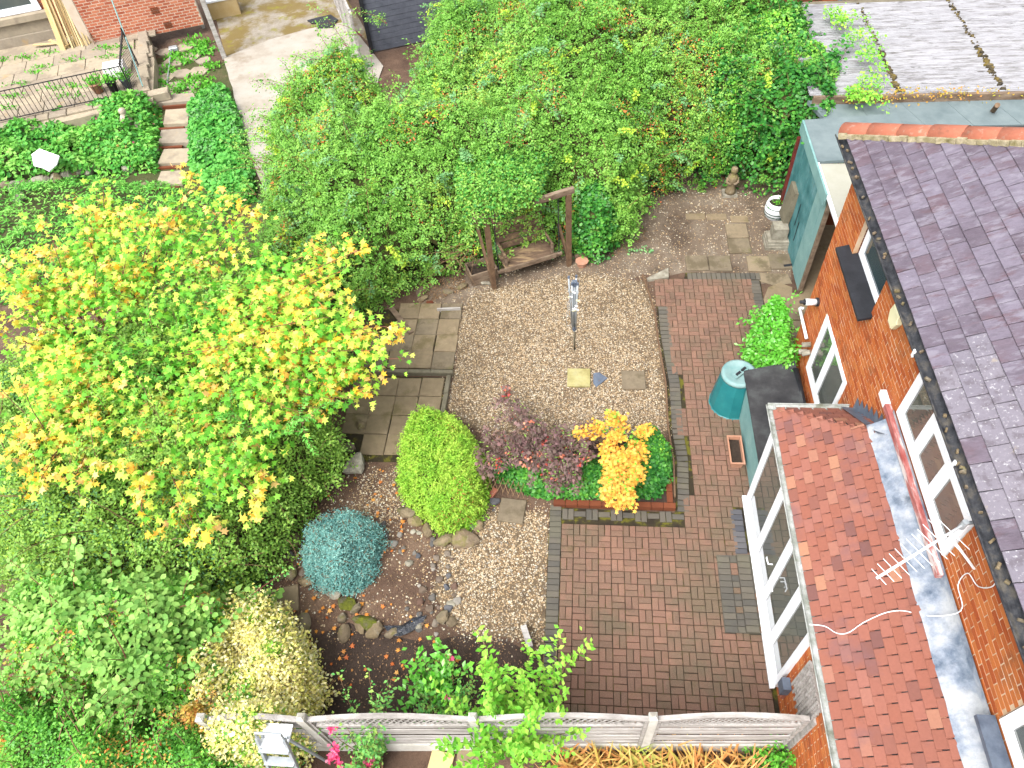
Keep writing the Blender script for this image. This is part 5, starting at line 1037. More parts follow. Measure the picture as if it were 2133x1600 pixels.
# odds in the beds
single('white_board', MB().prism([(-14.36,15.54),(-14.27,15.79),(-13.54,15.45),(-13.44,15.09),(-13.50,14.79),(-13.77,14.96),(-14.05,15.05)], .72, .75), 'white_plastic', 'white plastic board lying on the green plants', 'board')
ch = MB(); bx, by = (-12.65,17.46); ch.lathe([(.14, .3), (.13, .45), (.17, .55), (.12, .66), (.07, .70), (.10, .76), (.09, .84), (.02, .88)], bx, by, 10); ch.lathe([(.09, .0), (.10, .42), (.03, .47)], bx+.26, by-.02, 8); ch.lathe([(.09, .0), (.11, .42), (.03, .47)], bx-.28, by+.05, 8)
mat('pale_figure', [(.3, c(206, 176, 150)), (.7, c(240, 226, 212))], scale=9, mott=(20, .2)); single('garden_ornament', ch, 'pale_figure', 'pale stone ornament among plants below the terrace wall', 'ornament', smooth=True)
mb = MB().tube([(*(-12.71,20.14), .05), (*(-13.33,22.23), .12)], .025, 8); mb.cbox(-.14, .14, -.10, .10, .02, .14, .03, T(*(-13.32,22.35), 0, .4)); single('garden_tool', mb, 'alu', 'white handled tool lying on the stone path', 'tool')
mb = MB().beam((*(-11.38,21.75), 0), (*(-11.38,21.75), 3.2), .13, .13); mb = MB().box(-.07, .07, -.07, .07, 0, 3.4, T(*(-11.42,21.78), 0, NA)); single('timber_post', mb, 'silver_wood', 'tall grey timber post at the corner of the concrete slab', 'post')
mb = MB().box(-.05, .05, -.05, .05, 0, 3.2, T(*(-12.85,23.88), 0, NA)); single('timber_post', mb, 'silver_wood', 'grey timber post against the corner of the brick house', 'post')
wb = thing('wooden_box', (*(-12.46,24.65), 0), 'orange brown wooden box with pale lid beyond the grey post', 'box'); q_ = Matrix.Translation((*(-12.44,24.89), 0)) @ Matrix.Rotation(NA, 4, 'Z')
MB().box(-.55, .55, -.35, .35, 0, .55, q_).build('carcass', 'new_timber', wb); MB().box(-.58, .58, -.38, .38, .551, .60, q_).build('lid', 'white_paint', wb)
single('rubber_mat', MB().prism([(-9.26,24.05),(-9.05,23.83),(-8.85,23.82),(-8.77,23.48),(-8.24,23.51),(-8.21,24.04),(-8.53,24.41),(-8.95,24.23)], .034, .06), 'black', 'black rubber mat piece at the top of the concrete slab', 'mat')
# lattice fence and dark shed beyond
lf = thing('lattice_fence', (-7.4, 22.5, 0), 'grey weathered lattice fence beside the concrete slab', 'fence')
LA, LB = Vector((-8.95, 26.2, 0)), Vector((-6.55, 20.4, 0)); ldv = (LB-LA).normalized(); lfm = frame_mtx(LA, ldv, Vector((-ldv.y, ldv.x, 0))); LLn = (LB-LA).length
for k in range(5): MB().box(k*1.5-.04, k*1.5+.04, -.04, .04, 0, 1.85, lfm).build('post', 'silver_wood', lf)
for z in (.05, 1.78): MB().box(0, LLn, -.03, .03, z, z+.07, lfm).build('rail', 'silver_wood', lf)
for k in range(52):
    for s_ in (-1, 1):
        x0 = k*.115+.1; MB().beam(lfm @ Vector((x0-s_*.32, .006*s_, .12)), lfm @ Vector((x0+s_*.32, .006*s_, 1.78)), .008, .03).build('lattice_strip', 'silver_wood', lf)
ds = thing('dark_shed', (-5, 24, 0), 'dark grey slatted shed behind the lattice fence', 'shed')
mat('dark_board', [(.3, c(88, 92, 104, 1.3)), (.7, c(112, 116, 128, 1.3))], scale=4, mott=(20, .1), bump=(40, .2))
dsf = frame_mtx((*(-6.61,21.79), 0), nu, nv)
for k in range(15): MB().box(0, 6.5, -.02+.006*(k % 2), .02, .05+k*.16, .05+k*.16+.148, dsf).build('board', 'dark_board', ds)
MB().box(-.06, .06, -.08, .0, 0, 2.5, dsf).build('corner_post', 'black', ds); MB().box(-.1, 6.5, .05, 3, 2.45, 2.52, dsf).build('roof', 'felt_dark', ds)

# ---------------------------------------------------------------- plants
leafmat('hedge_leaf', [c(63, 112, 41, 1.00), c(93, 150, 53, 1.00), c(113, 172, 60, 1.00), c(136, 190, 72, 1.00), c(123, 180, 79, 1.00), c(162, 204, 83, 1.00), c(193, 214, 85, 1.00)], patch=.55, pw=.55)
leafmat('hedge_lime', [c(150, 200, 50), c(186, 220, 66), c(210, 226, 80)], patch=.9, pw=.4)
leafmat('hedge_leaf_blue', [c(84, 140, 84), c(116, 172, 106), c(150, 196, 122)], patch=.9, pw=.4)
leafmat('ivy_leaf', [c(40, 100, 44), c(58, 130, 52), c(84, 158, 58), c(120, 186, 66)], patch=1, pw=.4, rough=.4)
leafmat('orange_hip', [c(214, 110, 62), c(232, 130, 66), c(190, 132, 74), c(184, 96, 66)], patch=1, pw=.2, trans=.1)
leafmat('cotoneaster_leaf', [c(71, 116, 44, 1.00), c(102, 152, 57, 1.00), c(131, 178, 69, 1.00), c(159, 200, 82, 1.00), c(120, 172, 66, 1.00), c(180, 210, 77, 1.00)], patch=.5, pw=.5, rough=.45)
leafmat('maple_yellow', [c(255, 214, 57, 1.12), c(255, 200, 52, 1.12), c(255, 228, 98, 1.12), c(252, 186, 61, 1.12), c(254, 206, 143, 1.12), c(236, 226, 88, 1.12), c(244, 152, 76, 1.12)], patch=.5, pw=.35, trans=.4)
leafmat('maple_lime', [c(134, 206, 57, 1.08), c(164, 220, 67, 1.08), c(196, 230, 85, 1.08), c(232, 232, 102, 1.08), c(112, 192, 60, 1.08)], patch=.6, pw=.4, trans=.4)
leafmat('maple_green', [c(92, 176, 48), c(120, 200, 58), c(150, 216, 66)], patch=.6, pw=.4, trans=.4)
leafmat('fern_green', [c(96, 190, 66), c(126, 210, 86), c(150, 220, 100)], patch=.6, pw=.3, trans=.35)
leafmat('bramble_leaf', [c(90, 146, 60, 1.00), c(119, 174, 75, 1.00), c(144, 196, 92, 1.00), c(169, 212, 106, 1.00), c(110, 182, 55, 1.00)], patch=.9, pw=.4, rough=.6)
leafmat('bramble_seed', [c(170, 130, 104), c(150, 110, 96), c(196, 160, 120)], patch=1, pw=.2)
leafmat('pyracantha_leaf', [c(59, 124, 43, 1.00), c(92, 168, 55, 1.00), c(123, 196, 66, 1.00), c(161, 210, 79, 1.00)], patch=.8, pw=.4, rough=.4)
leafmat('berry', [c(236, 72, 30), c(244, 96, 40), c(226, 58, 30)], patch=1, pw=.1, trans=.05, rough=.4)
leafmat('cream_leaf', [c(255, 244, 168), c(255, 238, 150), c(255, 250, 206), c(226, 230, 110), c(252, 234, 136), c(246, 242, 160)], patch=.5, pw=.3, trans=.35)
leafmat('cream_green', [c(110, 186, 50), c(150, 206, 66), c(190, 214, 80)], patch=.5, pw=.3)
leafmat('orange_leaf', [c(236, 170, 84), c(226, 140, 70), c(206, 190, 80), c(238, 190, 100), c(160, 190, 74)], patch=.4, pw=.4)
leafmat('brown_leaf', [c(172, 112, 66), c(196, 138, 76), c(150, 150, 66), c(206, 164, 80)], patch=.5, pw=.4)
leafmat('topiary_leaf', [c(100, 158, 40), c(132, 190, 50), c(158, 208, 62), c(184, 216, 80), c(150, 190, 60)], patch=2.5, pw=.5)
leafmat('topiary_dry', [c(226, 150, 90), c(214, 124, 74), c(232, 178, 110)], patch=1, pw=.3)
leafmat('blue_needle', [c(62, 124, 124), c(96, 156, 150), c(130, 182, 172), c(164, 206, 192)], patch=.6, pw=.35, trans=.15)
leafmat('purple_leaf', [c(110, 82, 88), c(130, 98, 98), c(104, 92, 80), c(144, 108, 106), c(118, 108, 84)], patch=.5, pw=.4)
leafmat('red_leaf', [c(196, 70, 66), c(214, 96, 76), c(170, 62, 70)], patch=.5, pw=.2)
leafmat('salmon_leaf', [c(232, 150, 112), c(224, 124, 96), c(240, 176, 140)], patch=.5, pw=.2)
leafmat('amber_leaf', [c(252, 190, 72), c(254, 206, 92), c(246, 172, 70), c(240, 200, 60), c(216, 206, 70)], patch=.35, pw=.4, trans=.35)
leafmat('glossy_leaf', [c(70, 160, 30), c(96, 186, 44), c(120, 202, 72), c(150, 216, 92)], patch=.6, pw=.3, rough=.3, spec=.5)
leafmat('lime_leaf', [c(92, 180, 44), c(124, 206, 58), c(160, 222, 74), c(190, 230, 96)], patch=.5, pw=.35, trans=.35)
leafmat('rose_leaf', [c(70, 150, 66), c(104, 178, 84), c(140, 196, 90), c(180, 190, 90)], patch=.4, pw=.3)
leafmat('rose_petal', [c(244, 80, 136), c(252, 120, 166), c(236, 52, 112), c(252, 170, 196)], patch=.3, pw=.1, trans=.3)
leafmat('dry_blade', [c(222, 158, 88), c(206, 138, 74), c(236, 184, 110), c(190, 170, 80), c(150, 180, 74)], patch=.5, pw=.4)
leafmat('weed_leaf', [c(70, 150, 40), c(100, 184, 50), c(134, 206, 66)], patch=.6, pw=.3)
leafmat('cover_leaf', [c(54, 132, 50), c(78, 164, 60), c(112, 190, 76), c(84, 160, 86)], patch=.9, pw=.4)
leafmat('nb_leaf', [c(60, 136, 46), c(92, 172, 60), c(132, 200, 80), c(170, 214, 112)], patch=1.2, pw=.5)
leafmat('fallen_leaf', [c(226, 128, 40, 0.75), c(236, 160, 62, 0.75), c(206, 104, 40, 0.75), c(232, 180, 90, 0.75)], patch=1, pw=.1, trans=.1)
leafmat('litter', [c(110, 82, 58, 0.72), c(140, 104, 72, 0.72), c(166, 130, 92, 0.72), c(92, 68, 50, 0.72), c(186, 150, 104, 0.72)], patch=1, pw=.1, trans=.0)
mat('shade_twigs', [(.3, c(84, 88, 46)), (.7, c(120, 116, 66))], scale=8, mott=(30, .3), bump=(30, 1), bdist=.05)  # dark twig tone that also imitates the shade inside the foliage
def G2(n): return np.random.default_rng(n)
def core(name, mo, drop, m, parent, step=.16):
    """twiggy inner mass below the leaf layer, coloured dark to suggest inner shade"""
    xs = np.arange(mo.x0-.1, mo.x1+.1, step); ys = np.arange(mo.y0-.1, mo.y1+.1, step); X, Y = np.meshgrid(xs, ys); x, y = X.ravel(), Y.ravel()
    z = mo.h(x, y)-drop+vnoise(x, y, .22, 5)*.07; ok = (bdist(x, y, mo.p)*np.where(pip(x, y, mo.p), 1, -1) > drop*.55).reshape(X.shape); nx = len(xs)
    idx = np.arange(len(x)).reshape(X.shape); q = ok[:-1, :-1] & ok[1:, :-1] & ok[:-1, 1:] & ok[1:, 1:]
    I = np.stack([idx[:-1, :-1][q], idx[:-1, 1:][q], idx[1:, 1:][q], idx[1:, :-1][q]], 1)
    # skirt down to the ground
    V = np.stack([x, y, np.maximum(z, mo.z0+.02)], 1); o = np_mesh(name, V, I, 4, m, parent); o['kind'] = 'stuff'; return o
def shoots(mo, n, L_, r, up_=.9, out_=.6, grav=.9):
    P, Nn = mo.sample(n, r, .05); D = Nn*out_+r.normal(0, .5, (n, 3))+np.array([0, 0, up_]); return arcs(P, D, r.uniform(.5, 1, n)*L_, r, 8, grav)
def shrub(name, label, cat, mo, n, size, kind, m, seed, per=1, under=.25, spr=.05, core_m='shade_twigs', drop=.22, shoot=None, twig='twig', group=None, extra=(), clump=0, cr=.07, tilt=.6):
    cx, cy = sum(p[0] for p in mo.p)/len(mo.p), sum(p[1] for p in mo.p)/len(mo.p); t = thing(name, (cx, cy, mo.z0), label, cat, group); r = G2(seed)
    parts = mound_leaves(mo, n, size, kind, r, per, under, spr=spr, clump=clump, cr=cr, tilt=tilt)
    if shoot:
        ns, L_, k = shoot; ps = shoots(mo, ns, L_, r); parts.append(along(ps, r, k, size, kind)); stems('stems', ps, .008, twig, t)
    leafmesh('foliage', parts, m, t)
    if core_m: core('branches', mo, drop, core_m, t)
    for (m2, n2, s2, k2, th) in extra:      # patches of another leaf on the same plant
        P, Nn = mo.sample(n2*3, r, .06); kk = vnoise(P[:, 0], P[:, 1], .55, seed+50) > th; P, Nn = P[kk][:n2], Nn[kk][:n2]
        A = r.normal(0, 1, (len(P), 3))*np.array([1, 1, .4]); leafmesh('foliage', [leaves(P+Nn*.03, A, unit(Nn+r.normal(0, .5, (len(P), 3))), s2*r.uniform(.6, 1.2, len(P)), k2)], m2, t)
    return t
# ---- the big rambling rose hedge
HP = [(-7.3, 11.0), (-6.3, 10.5), (-5.0, 10.4), (-4.1, 10.9), (-3.3, 11.4), (-2.6, 11.9), (-2.0, 12.0), (-.9, 12.45), (.3, 12.6), (1.0, 12.5), (1.35, 13.6), (2.0, 14.6), (3.4, 14.9), (4.4, 14.8), (4.6, 18), (3.5, 20), (-1, 20.5), (-3.4, 19.6)] + [(-3.94,18.36),(-4.11,16.67),(-4.29,15.38)] + [(-5.40,16.79),(-6.29,16.61),(-7.33,16.32),(-7.64,15.68)] + [(-7.51,14.24),(-7.15,12.45)]
hfun = lambda x, y: np.clip(1.75+.33*(y-11.5), 1.5, 3.6)*np.clip(1-.10*np.maximum(-5.5-x, 0)-.0*x, .5, 1)
hm = Mound(HP, 3, 1.1, (1.5, .60), 3, hf=hfun)
hedge = shrub('rambling_hedge', 'huge overgrown rambling rose hedge with orange hips behind the swing', 'hedge', hm, 62000, .066, 'oval', 'hedge_leaf', 31, per=5, under=.34, spr=.046, drop=.36, shoot=(300, 1.0, 34), twig='twig_red', clump=7, cr=.085,
    extra=(('orange_hip', 15000, .042, 'round', .30), ('hedge_leaf_blue', 15000, .055, 'oval', .22), ('hedge_lime', 9000, .07, 'oval', .42)))
r = G2(76)
for m_, n_, L_ in (('hedge_leaf_blue', 260, .75), ('hedge_lime', 110, .6), ('hedge_leaf', 260, .8)):
    ps = shoots(hm, n_, L_, r, .5, .5, 1.5); leafmesh('foliage', [along(ps, r, 60, .07, 'oval', .025, .05)], m_, hedge); stems('canes', ps, .007, 'twig_red', hedge)
r = G2(77)   # long arching canes over the slab
st_ = [(-7.0, 15.5, 1.6), (-7.2, 14.6, 1.5), (-7.2, 16.6, 1.7), (-6.6, 17.6, 1.8), (-7.4, 13.8, 1.4), (-6.2, 18.4, 1.9), (-6.9, 15.0, 1.6), (-6.7, 16.9, 1.8), (-5.8, 18.6, 2.1), (-5.2, 19, 2.2), (-7.3, 13.0, 1.3)]
ca = arcs(st_*3, [(-.9+r.normal(0, .3), .25+r.normal(0, .4), .7) for _ in range(33)], r.uniform(.7, 1.5, 33), r, 8, 1.3); leafmesh('foliage', [along(ca, r, 90, .06, 'oval', .07)], 'hedge_leaf', hedge); stems('canes', ca, .007, 'twig_red', hedge)
# brown bare twigs at the foot of the hedge
r = G2(5); sp0 = [(x, y+.15, .15) for x, y in [(1.35,14.68),(1.56,14.31),(1.95,15.15),(2.19,15.24),(2.67,15.42),(2.91,15.52),(3.38,15.60),(3.16,15.71),(3.73,15.60),(1.10,14.13),(2.43,15.33),(2.05,14.86)]]*6
tw = arcs([(x+r.normal(0, .15), y+r.normal(0, .12), z+r.uniform(0, .7)) for x, y, z in sp0], [(r.normal(0, 1), -.4+r.normal(0, .5), .6) for _ in sp0], r.uniform(.4, 1.0, len(sp0)), r, 7, 1.4); stems('bare_twigs', tw, .008, 'twig', hedge)
r = G2(6); tw = arcs([(-2.6+r.normal(0, .2), 11.75+r.normal(0, .15), .4+r.uniform(0, .5)) for _ in range(26)], [(-.3+r.normal(0, .8), -.6, .3+r.normal(0, .3)) for _ in range(26)], r.uniform(.4, .9, 26), r, 6, .6); stems('bare_twigs', tw, .008, 'twig', hedge)
# ivy over the swing and beside it
shrub('ivy_clump', 'dark glossy ivy growing around the right swing post', 'ivy', Mound([(-.15, 12.15), (.5, 12.1), (.85, 12.6), (.75, 13.2), (.1, 13.4), (-.3, 12.8)], 1.5, .35, (.4, .2), 9), 5200, .075, 'round', 'ivy_leaf', 32, under=.15, drop=.15)
tp_ = thing('ivy_drape', (-1.2, 12.3, 1.4), 'blue green climber draped over the swing bench roof', 'ivy'); mo = Mound([(-2.5, 11.5), (-2.15, 11.35), (-1.75, 11.25), (-1.41, 11.3), (-1.05, 11.5), (-.8, 11.75), (-.75, 12.1), (-.6, 12.9), (-1.4, 13.4), (-2.7, 13.0)], .28, .3, (.35, .14), 14, z0=2.08); r = G2(33); leafmesh('foliage', mound_leaves(mo, 9000, .062, 'oval', r, 1, .3), 'hedge_leaf', tp_); leafmesh('foliage', mound_leaves(mo, 1800, .065, 'round', r, 1, .1), 'ivy_leaf', tp_)
r = G2(35); q0, q1 = fsw @ Vector((-.35, 0, 1.99)), fsw @ Vector((Lw*.63, 0, 2.02)); pth = np.linspace(np.array(q0), np.array(q1), 8); leafmesh('foliage', [along([pth], r, 900, .06, 'oval', .085, 0)], 'hedge_leaf', tp_); leafmesh('foliage', [along([pth], r, 260, .06, 'round', .09, 0)], 'ivy_leaf', tp_)
# ivy and climbers at the teal shed and garage
im = Mound([(2.6, 14.9), (3.6, 14.75), (4.55, 14.1), (4.62, 13.3), (4.95, 13.2), (5.3, 13.8), (5.6, 14.6), (5.75, 15.8), (5.4, 17.0), (4.6, 18.1), (3.4, 18), (2.6, 16.5)], 3.0, .55, (.8, .4), 21)
shrub('ivy_mass', 'bright ivy and climber mass spilling over the shed and white garage roof', 'ivy', im, 26000, .085, 'round', 'ivy_leaf', 34, under=.25, drop=.3, shoot=(120, .8, 30), extra=(('hedge_leaf', 9000, .075, 'oval', -.1), ('lime_leaf', 3000, .08, 'round', .3)))
r = G2(8); sg = arcs([(5.5, 14.5, 2.9), (5.55, 15.2, 3.0), (5.5, 15.9, 3.0), (5.4, 16.6, 3.0), (5.3, 17.2, 3), (5.1, 13.9, 2.8), (5.2, 14.1, 2.8)]*3, [(1, r.normal(0, .35), .3) for _ in range(21)], r.uniform(.5, 1.0, 21), r, 7, .7); leafmesh('foliage', [along(sg, r, 55, .085, 'oval', .05)], 'lime_leaf', bpy.data.objects['ivy_mass'])
gc = [(5.4+.14*k, 14.24+.03*math.sin(k*2), 2.66+.03*math.sin(k)) for k in range(26)]; r = G2(9); pp = np.array(gc)[r.integers(0, 26, 900)]*1.0; pp += r.normal(0, 1, pp.shape)*np.array([.08, .09, .05]); k_ = r.random(900) < np.clip(1.25-(pp[:, 0]-5.3)/3.0, .05, 1); pp = pp[k_]
cr = thing('creeper', (6.5, 14.24, 2.66), 'yellowing creeper along the fascia of the white garage', 'creeper'); leafmesh('foliage', [leaves(pp, r.normal(0, 1, pp.shape), unit(r.normal(0, .6, pp.shape)+np.array([0, -.3, 1])), .06*r.uniform(.6, 1.2, len(pp)), 'oval')], leafmat('creeper_leaf', [c(150, 160, 50), c(186, 166, 56), c(204, 140, 60), c(120, 150, 56)], patch=.5), cr)
# ---- left mass: dark shrub under the maple
CPY = [(-4.81,4.79),(-4.58,5.47),(-4.06,6.63),(-4.52,7.17),(-4.93,8.13),(-4.72,9.59),(-6.14,9.85),(-7.63,10.11),(-9.00,8.79),(-10.30,8.05),(-11.20,7.58),(-9.33,4.30),(-7.67,3.82),(-6.09,3.82),(-5.23,4.08),(-5.05,4.46)]
cmo = Mound(CPY, 1.95, .9, (1.0, .42), 41); shrub('evergreen_shrub', 'large dark small leaved evergreen shrub under the yellow maple', 'shrub', cmo, 46000, .060, 'oval', 'cotoneaster_leaf', 41, per=3, under=.30, spr=.042, drop=.32, shoot=(260, 1.0, 44), clump=6, cr=.08, extra=(('hedge_leaf_blue', 9000, .055, 'oval', .15), ('hedge_lime', 5000, .055, 'oval', .4)))
r = G2(42); ps = shoots(cmo, 60, 1.7, r, .9, .4, 1.3); stems('arching_stems', ps, .011, 'twig', bpy.data.objects['evergreen_shrub'])
# feathery bright sumac-like shoots through it
r = G2(43); fs_ = [(x, y, 2.2) for x, y in [(-8.06,9.59),(-7.35,8.60),(-7.12,9.86),(-7.18,7.16),(-7.13,7.69),(-5.08,6.23),(-5.73,9.59),(-6.38,8.49),(-7.70,10.41),(-7.64,7.26),(-4.37,6.16),(-6.65,8.03),(-7.75,8.59)]]
ft = thing('fern_shoots', (-6.2, 7, .5), 'bright feathery leaf shoots rising through the evergreen shrub', 'shrub'); fa = arcs([(x+r.normal(0, .15), y+r.normal(0, .15), z-.1) for x, y, z in fs_*7], [(r.normal(0, .6), r.normal(0, .6), 1.0) for _ in fs_*7], r.uniform(.4, .75, len(fs_)*7), r, 7, 1.6); leafmesh('foliage', [along(fa, r, 46, .07, 'narrow', .012)], 'fern_green', ft); stems('stems', fa, .006, 'twig', ft)
# ---- maple
mp = thing('maple_tree', (*(-8.23,7.86), 0), 'spreading maple with yellow, orange and lime star leaves', 'tree'); r = G2(51); base = np.array((*(-8.23,7.86), 0.0))
tips = [(x, y, 2.9) for x, y in [(-9.42,11.46),(-8.62,10.41),(-9.39,10.42),(-9.92,9.02),(-9.79,8.36),(-9.56,9.60),(-7.54,11.34),(-6.59,10.52),(-6.09,10.24),(-7.70,9.98),(-8.39,8.83),(-7.98,9.33)]] + [(x, y, 2.6) for x, y in [(-4.50,9.85),(-4.09,9.15),(-4.65,9.16),(-4.15,8.68),(-3.16,7.80),(-2.94,7.70),(-3.29,7.28),(-4.54,8.22),(-4.65,7.68),(-5.33,8.68),(-3.76,8.23),(-5.60,7.36),(-4.96,7.36)]] + [(x, y, 2.5) for x, y in [(-8.74,6.59),(-8.10,6.13),(-8.34,5.68),(-7.67,4.94),(-7.16,4.80),(-7.80,4.78),(-7.31,5.44),(-9.61,7.61),(-9.49,8.06),(-8.71,7.20),(-8.27,6.80),(-7.81,6.71),(-8.23,5.17),(-7.81,5.69)]] + [(x, y, 2.1) for x, y in [(-4.10,6.51),(-3.98,6.99),(-3.65,7.30),(-4.39,6.41),(-4.87,5.18),(-5.13,5.77),(-4.60,4.87),(-5.44,4.50),(-5.70,4.84),(-6.80,5.90),(-6.66,6.36),(-6.41,5.14),(-6.12,6.19),(-5.99,6.96),(-3.60,6.71),(-3.39,7.20)]]
limbs = []
for tx, ty, tz in tips + [(q[0]+r.normal(0, .28), q[1]+r.normal(0, .28), q[2]+r.uniform(-.3, .25)) for q in tips]:
    e = np.array((tx, ty, tz)); d = e-base; mid = base+np.array((d[0]*.45, d[1]*.45, tz*.82))+r.normal(0, .1, 3); b0 = base+np.array((d[0]*.06, d[1]*.06, 1.0)); ts = np.linspace(0, 1, 10)[:, None]
    limbs.append((1-ts)**2*b0+2*ts*(1-ts)*mid+ts**2*e)
stems('branches', limbs, .022, 'twig_red', mp, 5); MB().tube([tuple(base), tuple(base+np.array((.05, .02, .6))), tuple(base+np.array((.02, .0, 1.15)))], [.11, .09, .07], 10).build('trunk', 'bark', mp, True)
subs = []
for l_ in limbs:
    for q in range(4):
        i = r.integers(6, 10); p = l_[min(i, 9)]; d = unit((l_[-1]-l_[-3])[None])[0]; subs.append(arcs([p], [d*.5+r.normal(0, .7, 3)*np.array([1, 1, .5])], [r.uniform(.2, .5)], r, 5, .5)[0])
stems('twigs', subs, .006, 'twig_red', mp, 3)
leafmesh('foliage', [along(subs, r, 8, .125, 'star', .05)], 'maple_yellow', mp)
leafmesh('foliage', [along([l_[4:] for l_ in limbs], r, 40, .12, 'star', .19, .0)], 'maple_lime', mp); leafmesh('foliage', [along([l_[4:] for l_ in limbs], r, 26, .12, 'star', .20, .0)], 'maple_green', mp)
leafmesh('foliage', [along(subs, r, 5, .125, 'star', .10)], 'maple_lime', mp)
lv, lf_ = LEAF['star']; star_me = bpy.data.meshes.new('leaf'); star_me.from_pydata([tuple(q) for q in lv], [], [tuple(int(k) for k in q) for q in lf_]); star_me.materials.append(MATS['maple_yellow'])
for k in range(290):       # the largest leaves at the branch ends, each on its own
    s_ = subs[r.integers(0, len(subs))]; p = s_[-1]+r.normal(0, .06, 3)+np.array([0, 0, .03]); piece('leaf', star_me, T(p[0], p[1], p[2], r.uniform(0, 6.28), (r.uniform(.11, .16),)*3, r.normal(0, .4), r.normal(0, .4)), mp)
mc = Mound([(-9.73,11.21),(-7.55,11.33),(-5.83,10.16),(-4.45,9.37),(-3.29,7.88),(-3.77,6.76),(-4.39,6.19),(-4.45,5.34),(-5.29,4.83),(-6.39,5.45),(-7.57,5.08),(-8.52,5.74),(-9.61,7.48),(-9.97,8.87)], .85, .6, (.7, .3), 52, z0=1.75); r = G2(52); leafmesh('foliage', mound_leaves(mc, 1500, .12, 'star', r, 1, .5), 'maple_lime', mp); leafmesh('foliage', mound_leaves(mc, 2400, .12, 'star', r, 1, .6), 'maple_green', mp)
# ---- brambles and berried shrubs, lower left
BP = [(-8.68,3.80),(-7.61,4.07),(-6.11,4.21),(-5.00,3.74),(-4.91,3.07),(-4.79,2.33),(-5.44,2.01),(-6.62,2.30),(-7.87,2.35)]
shrub('bramble', 'bramble thicket with large rounded pale green leaves', 'bramble', Mound(BP, 1.75, .7, (.8, .3), 61), 5200, .095, 'round', 'bramble_leaf', 61, per=3, under=.3, spr=.05, drop=.28, shoot=(60, 1.0, 26), twig='twig_red', extra=(('bramble_seed', 3200, .05, 'oval', .38), ('pyracantha_leaf', 16000, .045, 'oval', .05), ('hedge_lime', 3000, .05, 'oval', .3), ('orange_leaf', 500, .09, 'oval', .3)))
YP = [(-8.16,2.49),(-6.69,2.32),(-5.51,2.06),(-4.53,2.20),(-4.01,1.77),(-4.06,1.15),(-7.22,0.86)]
shrub('pyracantha', 'pyracantha thicket with small glossy leaves and red berries in the corner', 'shrub', Mound(YP, 1.7, .6, (.7, .3), 62), 36000, .048, 'oval', 'pyracantha_leaf', 62, under=.28, drop=.26, shoot=(160, .8, 30), extra=(('berry', 260, .035, 'round', .5), ('orange_leaf', 1800, .05, 'oval', .35)))
OP = [(-5.56,2.43),(-4.98,2.53),(-4.46,2.13),(-4.53,1.79),(-5.13,1.84)]
shrub('orange_shrub', 'small leaved shrub with orange tinted foliage beside the cream shrub', 'shrub', Mound(OP, 1.55, .5, (.5, .2), 63), 7000, .045, 'oval', 'orange_leaf', 63, under=.2, drop=.2, shoot=(50, .5, 26))
VP = [(-5.43,3.75),(-5.14,4.03),(-4.67,3.97),(-4.18,3.55),(-3.77,2.95),(-3.62,2.63),(-3.90,2.25),(-4.46,1.86),(-4.94,1.89),(-5.42,2.54),(-5.55,3.21)]
shrub('cream_shrub', 'rounded shrub with cream and yellow variegated leaves', 'shrub', Mound(VP, 1.1, .5, (.5, .30), 64), 26000, .056, 'oval', 'cream_leaf', 64, under=.16, drop=.2, clump=6, cr=.05, shoot=(160, .35, 20), extra=(('cream_green', 7000, .06, 'oval', .05),))
V2 = Mound([(-4.87,2.40),(-3.96,2.42),(-3.61,2.30),(-3.58,2.05),(-3.76,1.85),(-3.90,1.60),(-4.56,1.46)], 1.85, .45, (.45, .22), 68); r = G2(68); cs = bpy.data.objects['cream_shrub']; leafmesh('foliage', mound_leaves(V2, 12000, .055, 'oval', r, 1, .2, clump=5, cr=.05), 'cream_leaf', cs); leafmesh('foliage', mound_leaves(V2, 9000, .055, 'oval', r, 1, .25), 'cream_green', cs); leafmesh('foliage', mound_leaves(V2, 1800, .06, 'oval', r, 1, .1), 'rose_leaf', cs); core('branches', V2, .25, 'shade_twigs', cs)
shrub('brown_shrub', 'low shrub with bronze leaves at the left end of the fence', 'shrub', Mound([(-4.65,1.99),(-4.13,2.11),(-3.91,1.79),(-4.08,1.43),(-4.64,1.51)], .45, .25, (.3, .12), 65), 500, .11, 'oval', 'brown_leaf', 65, per=3, under=.1, spr=.06, core_m=None)
# ---- clipped bushes
TP = [(-3.05,6.28),(-3.14,7.08),(-2.95,7.59),(-2.52,7.71),(-2.09,7.47),(-1.87,7.01),(-1.62,6.57),(-1.56,6.00),(-1.73,5.64),(-2.19,5.47),(-2.59,5.74),(-2.92,6.00)]
shrub('clipped_bush', 'dense kidney shaped clipped conifer bush of bright green', 'bush', Mound(TP, .78, .42, (.30, .13), 71), 42000, .055, 'narrow', 'topiary_leaf', 71, under=.10, drop=.10, clump=9, cr=.022, tilt=1.1, core_m='shade_twigs', shoot=(150, .13, 22), extra=(('topiary_dry', 1800, .04, 'narrow', .35),))
BLP = ellipse((-3.86,4.98)[0], (-3.86,4.98)[1], .66, .66, 22)
shrub('blue_conifer', 'rounded dwarf conifer with blue green needles', 'conifer', Mound(BLP, .70, .5, (.28, .17), 72), 30000, .045, 'narrow', 'blue_needle', 72, under=.10, drop=.12, core_m='shade_twigs', shoot=(420, .12, 16))
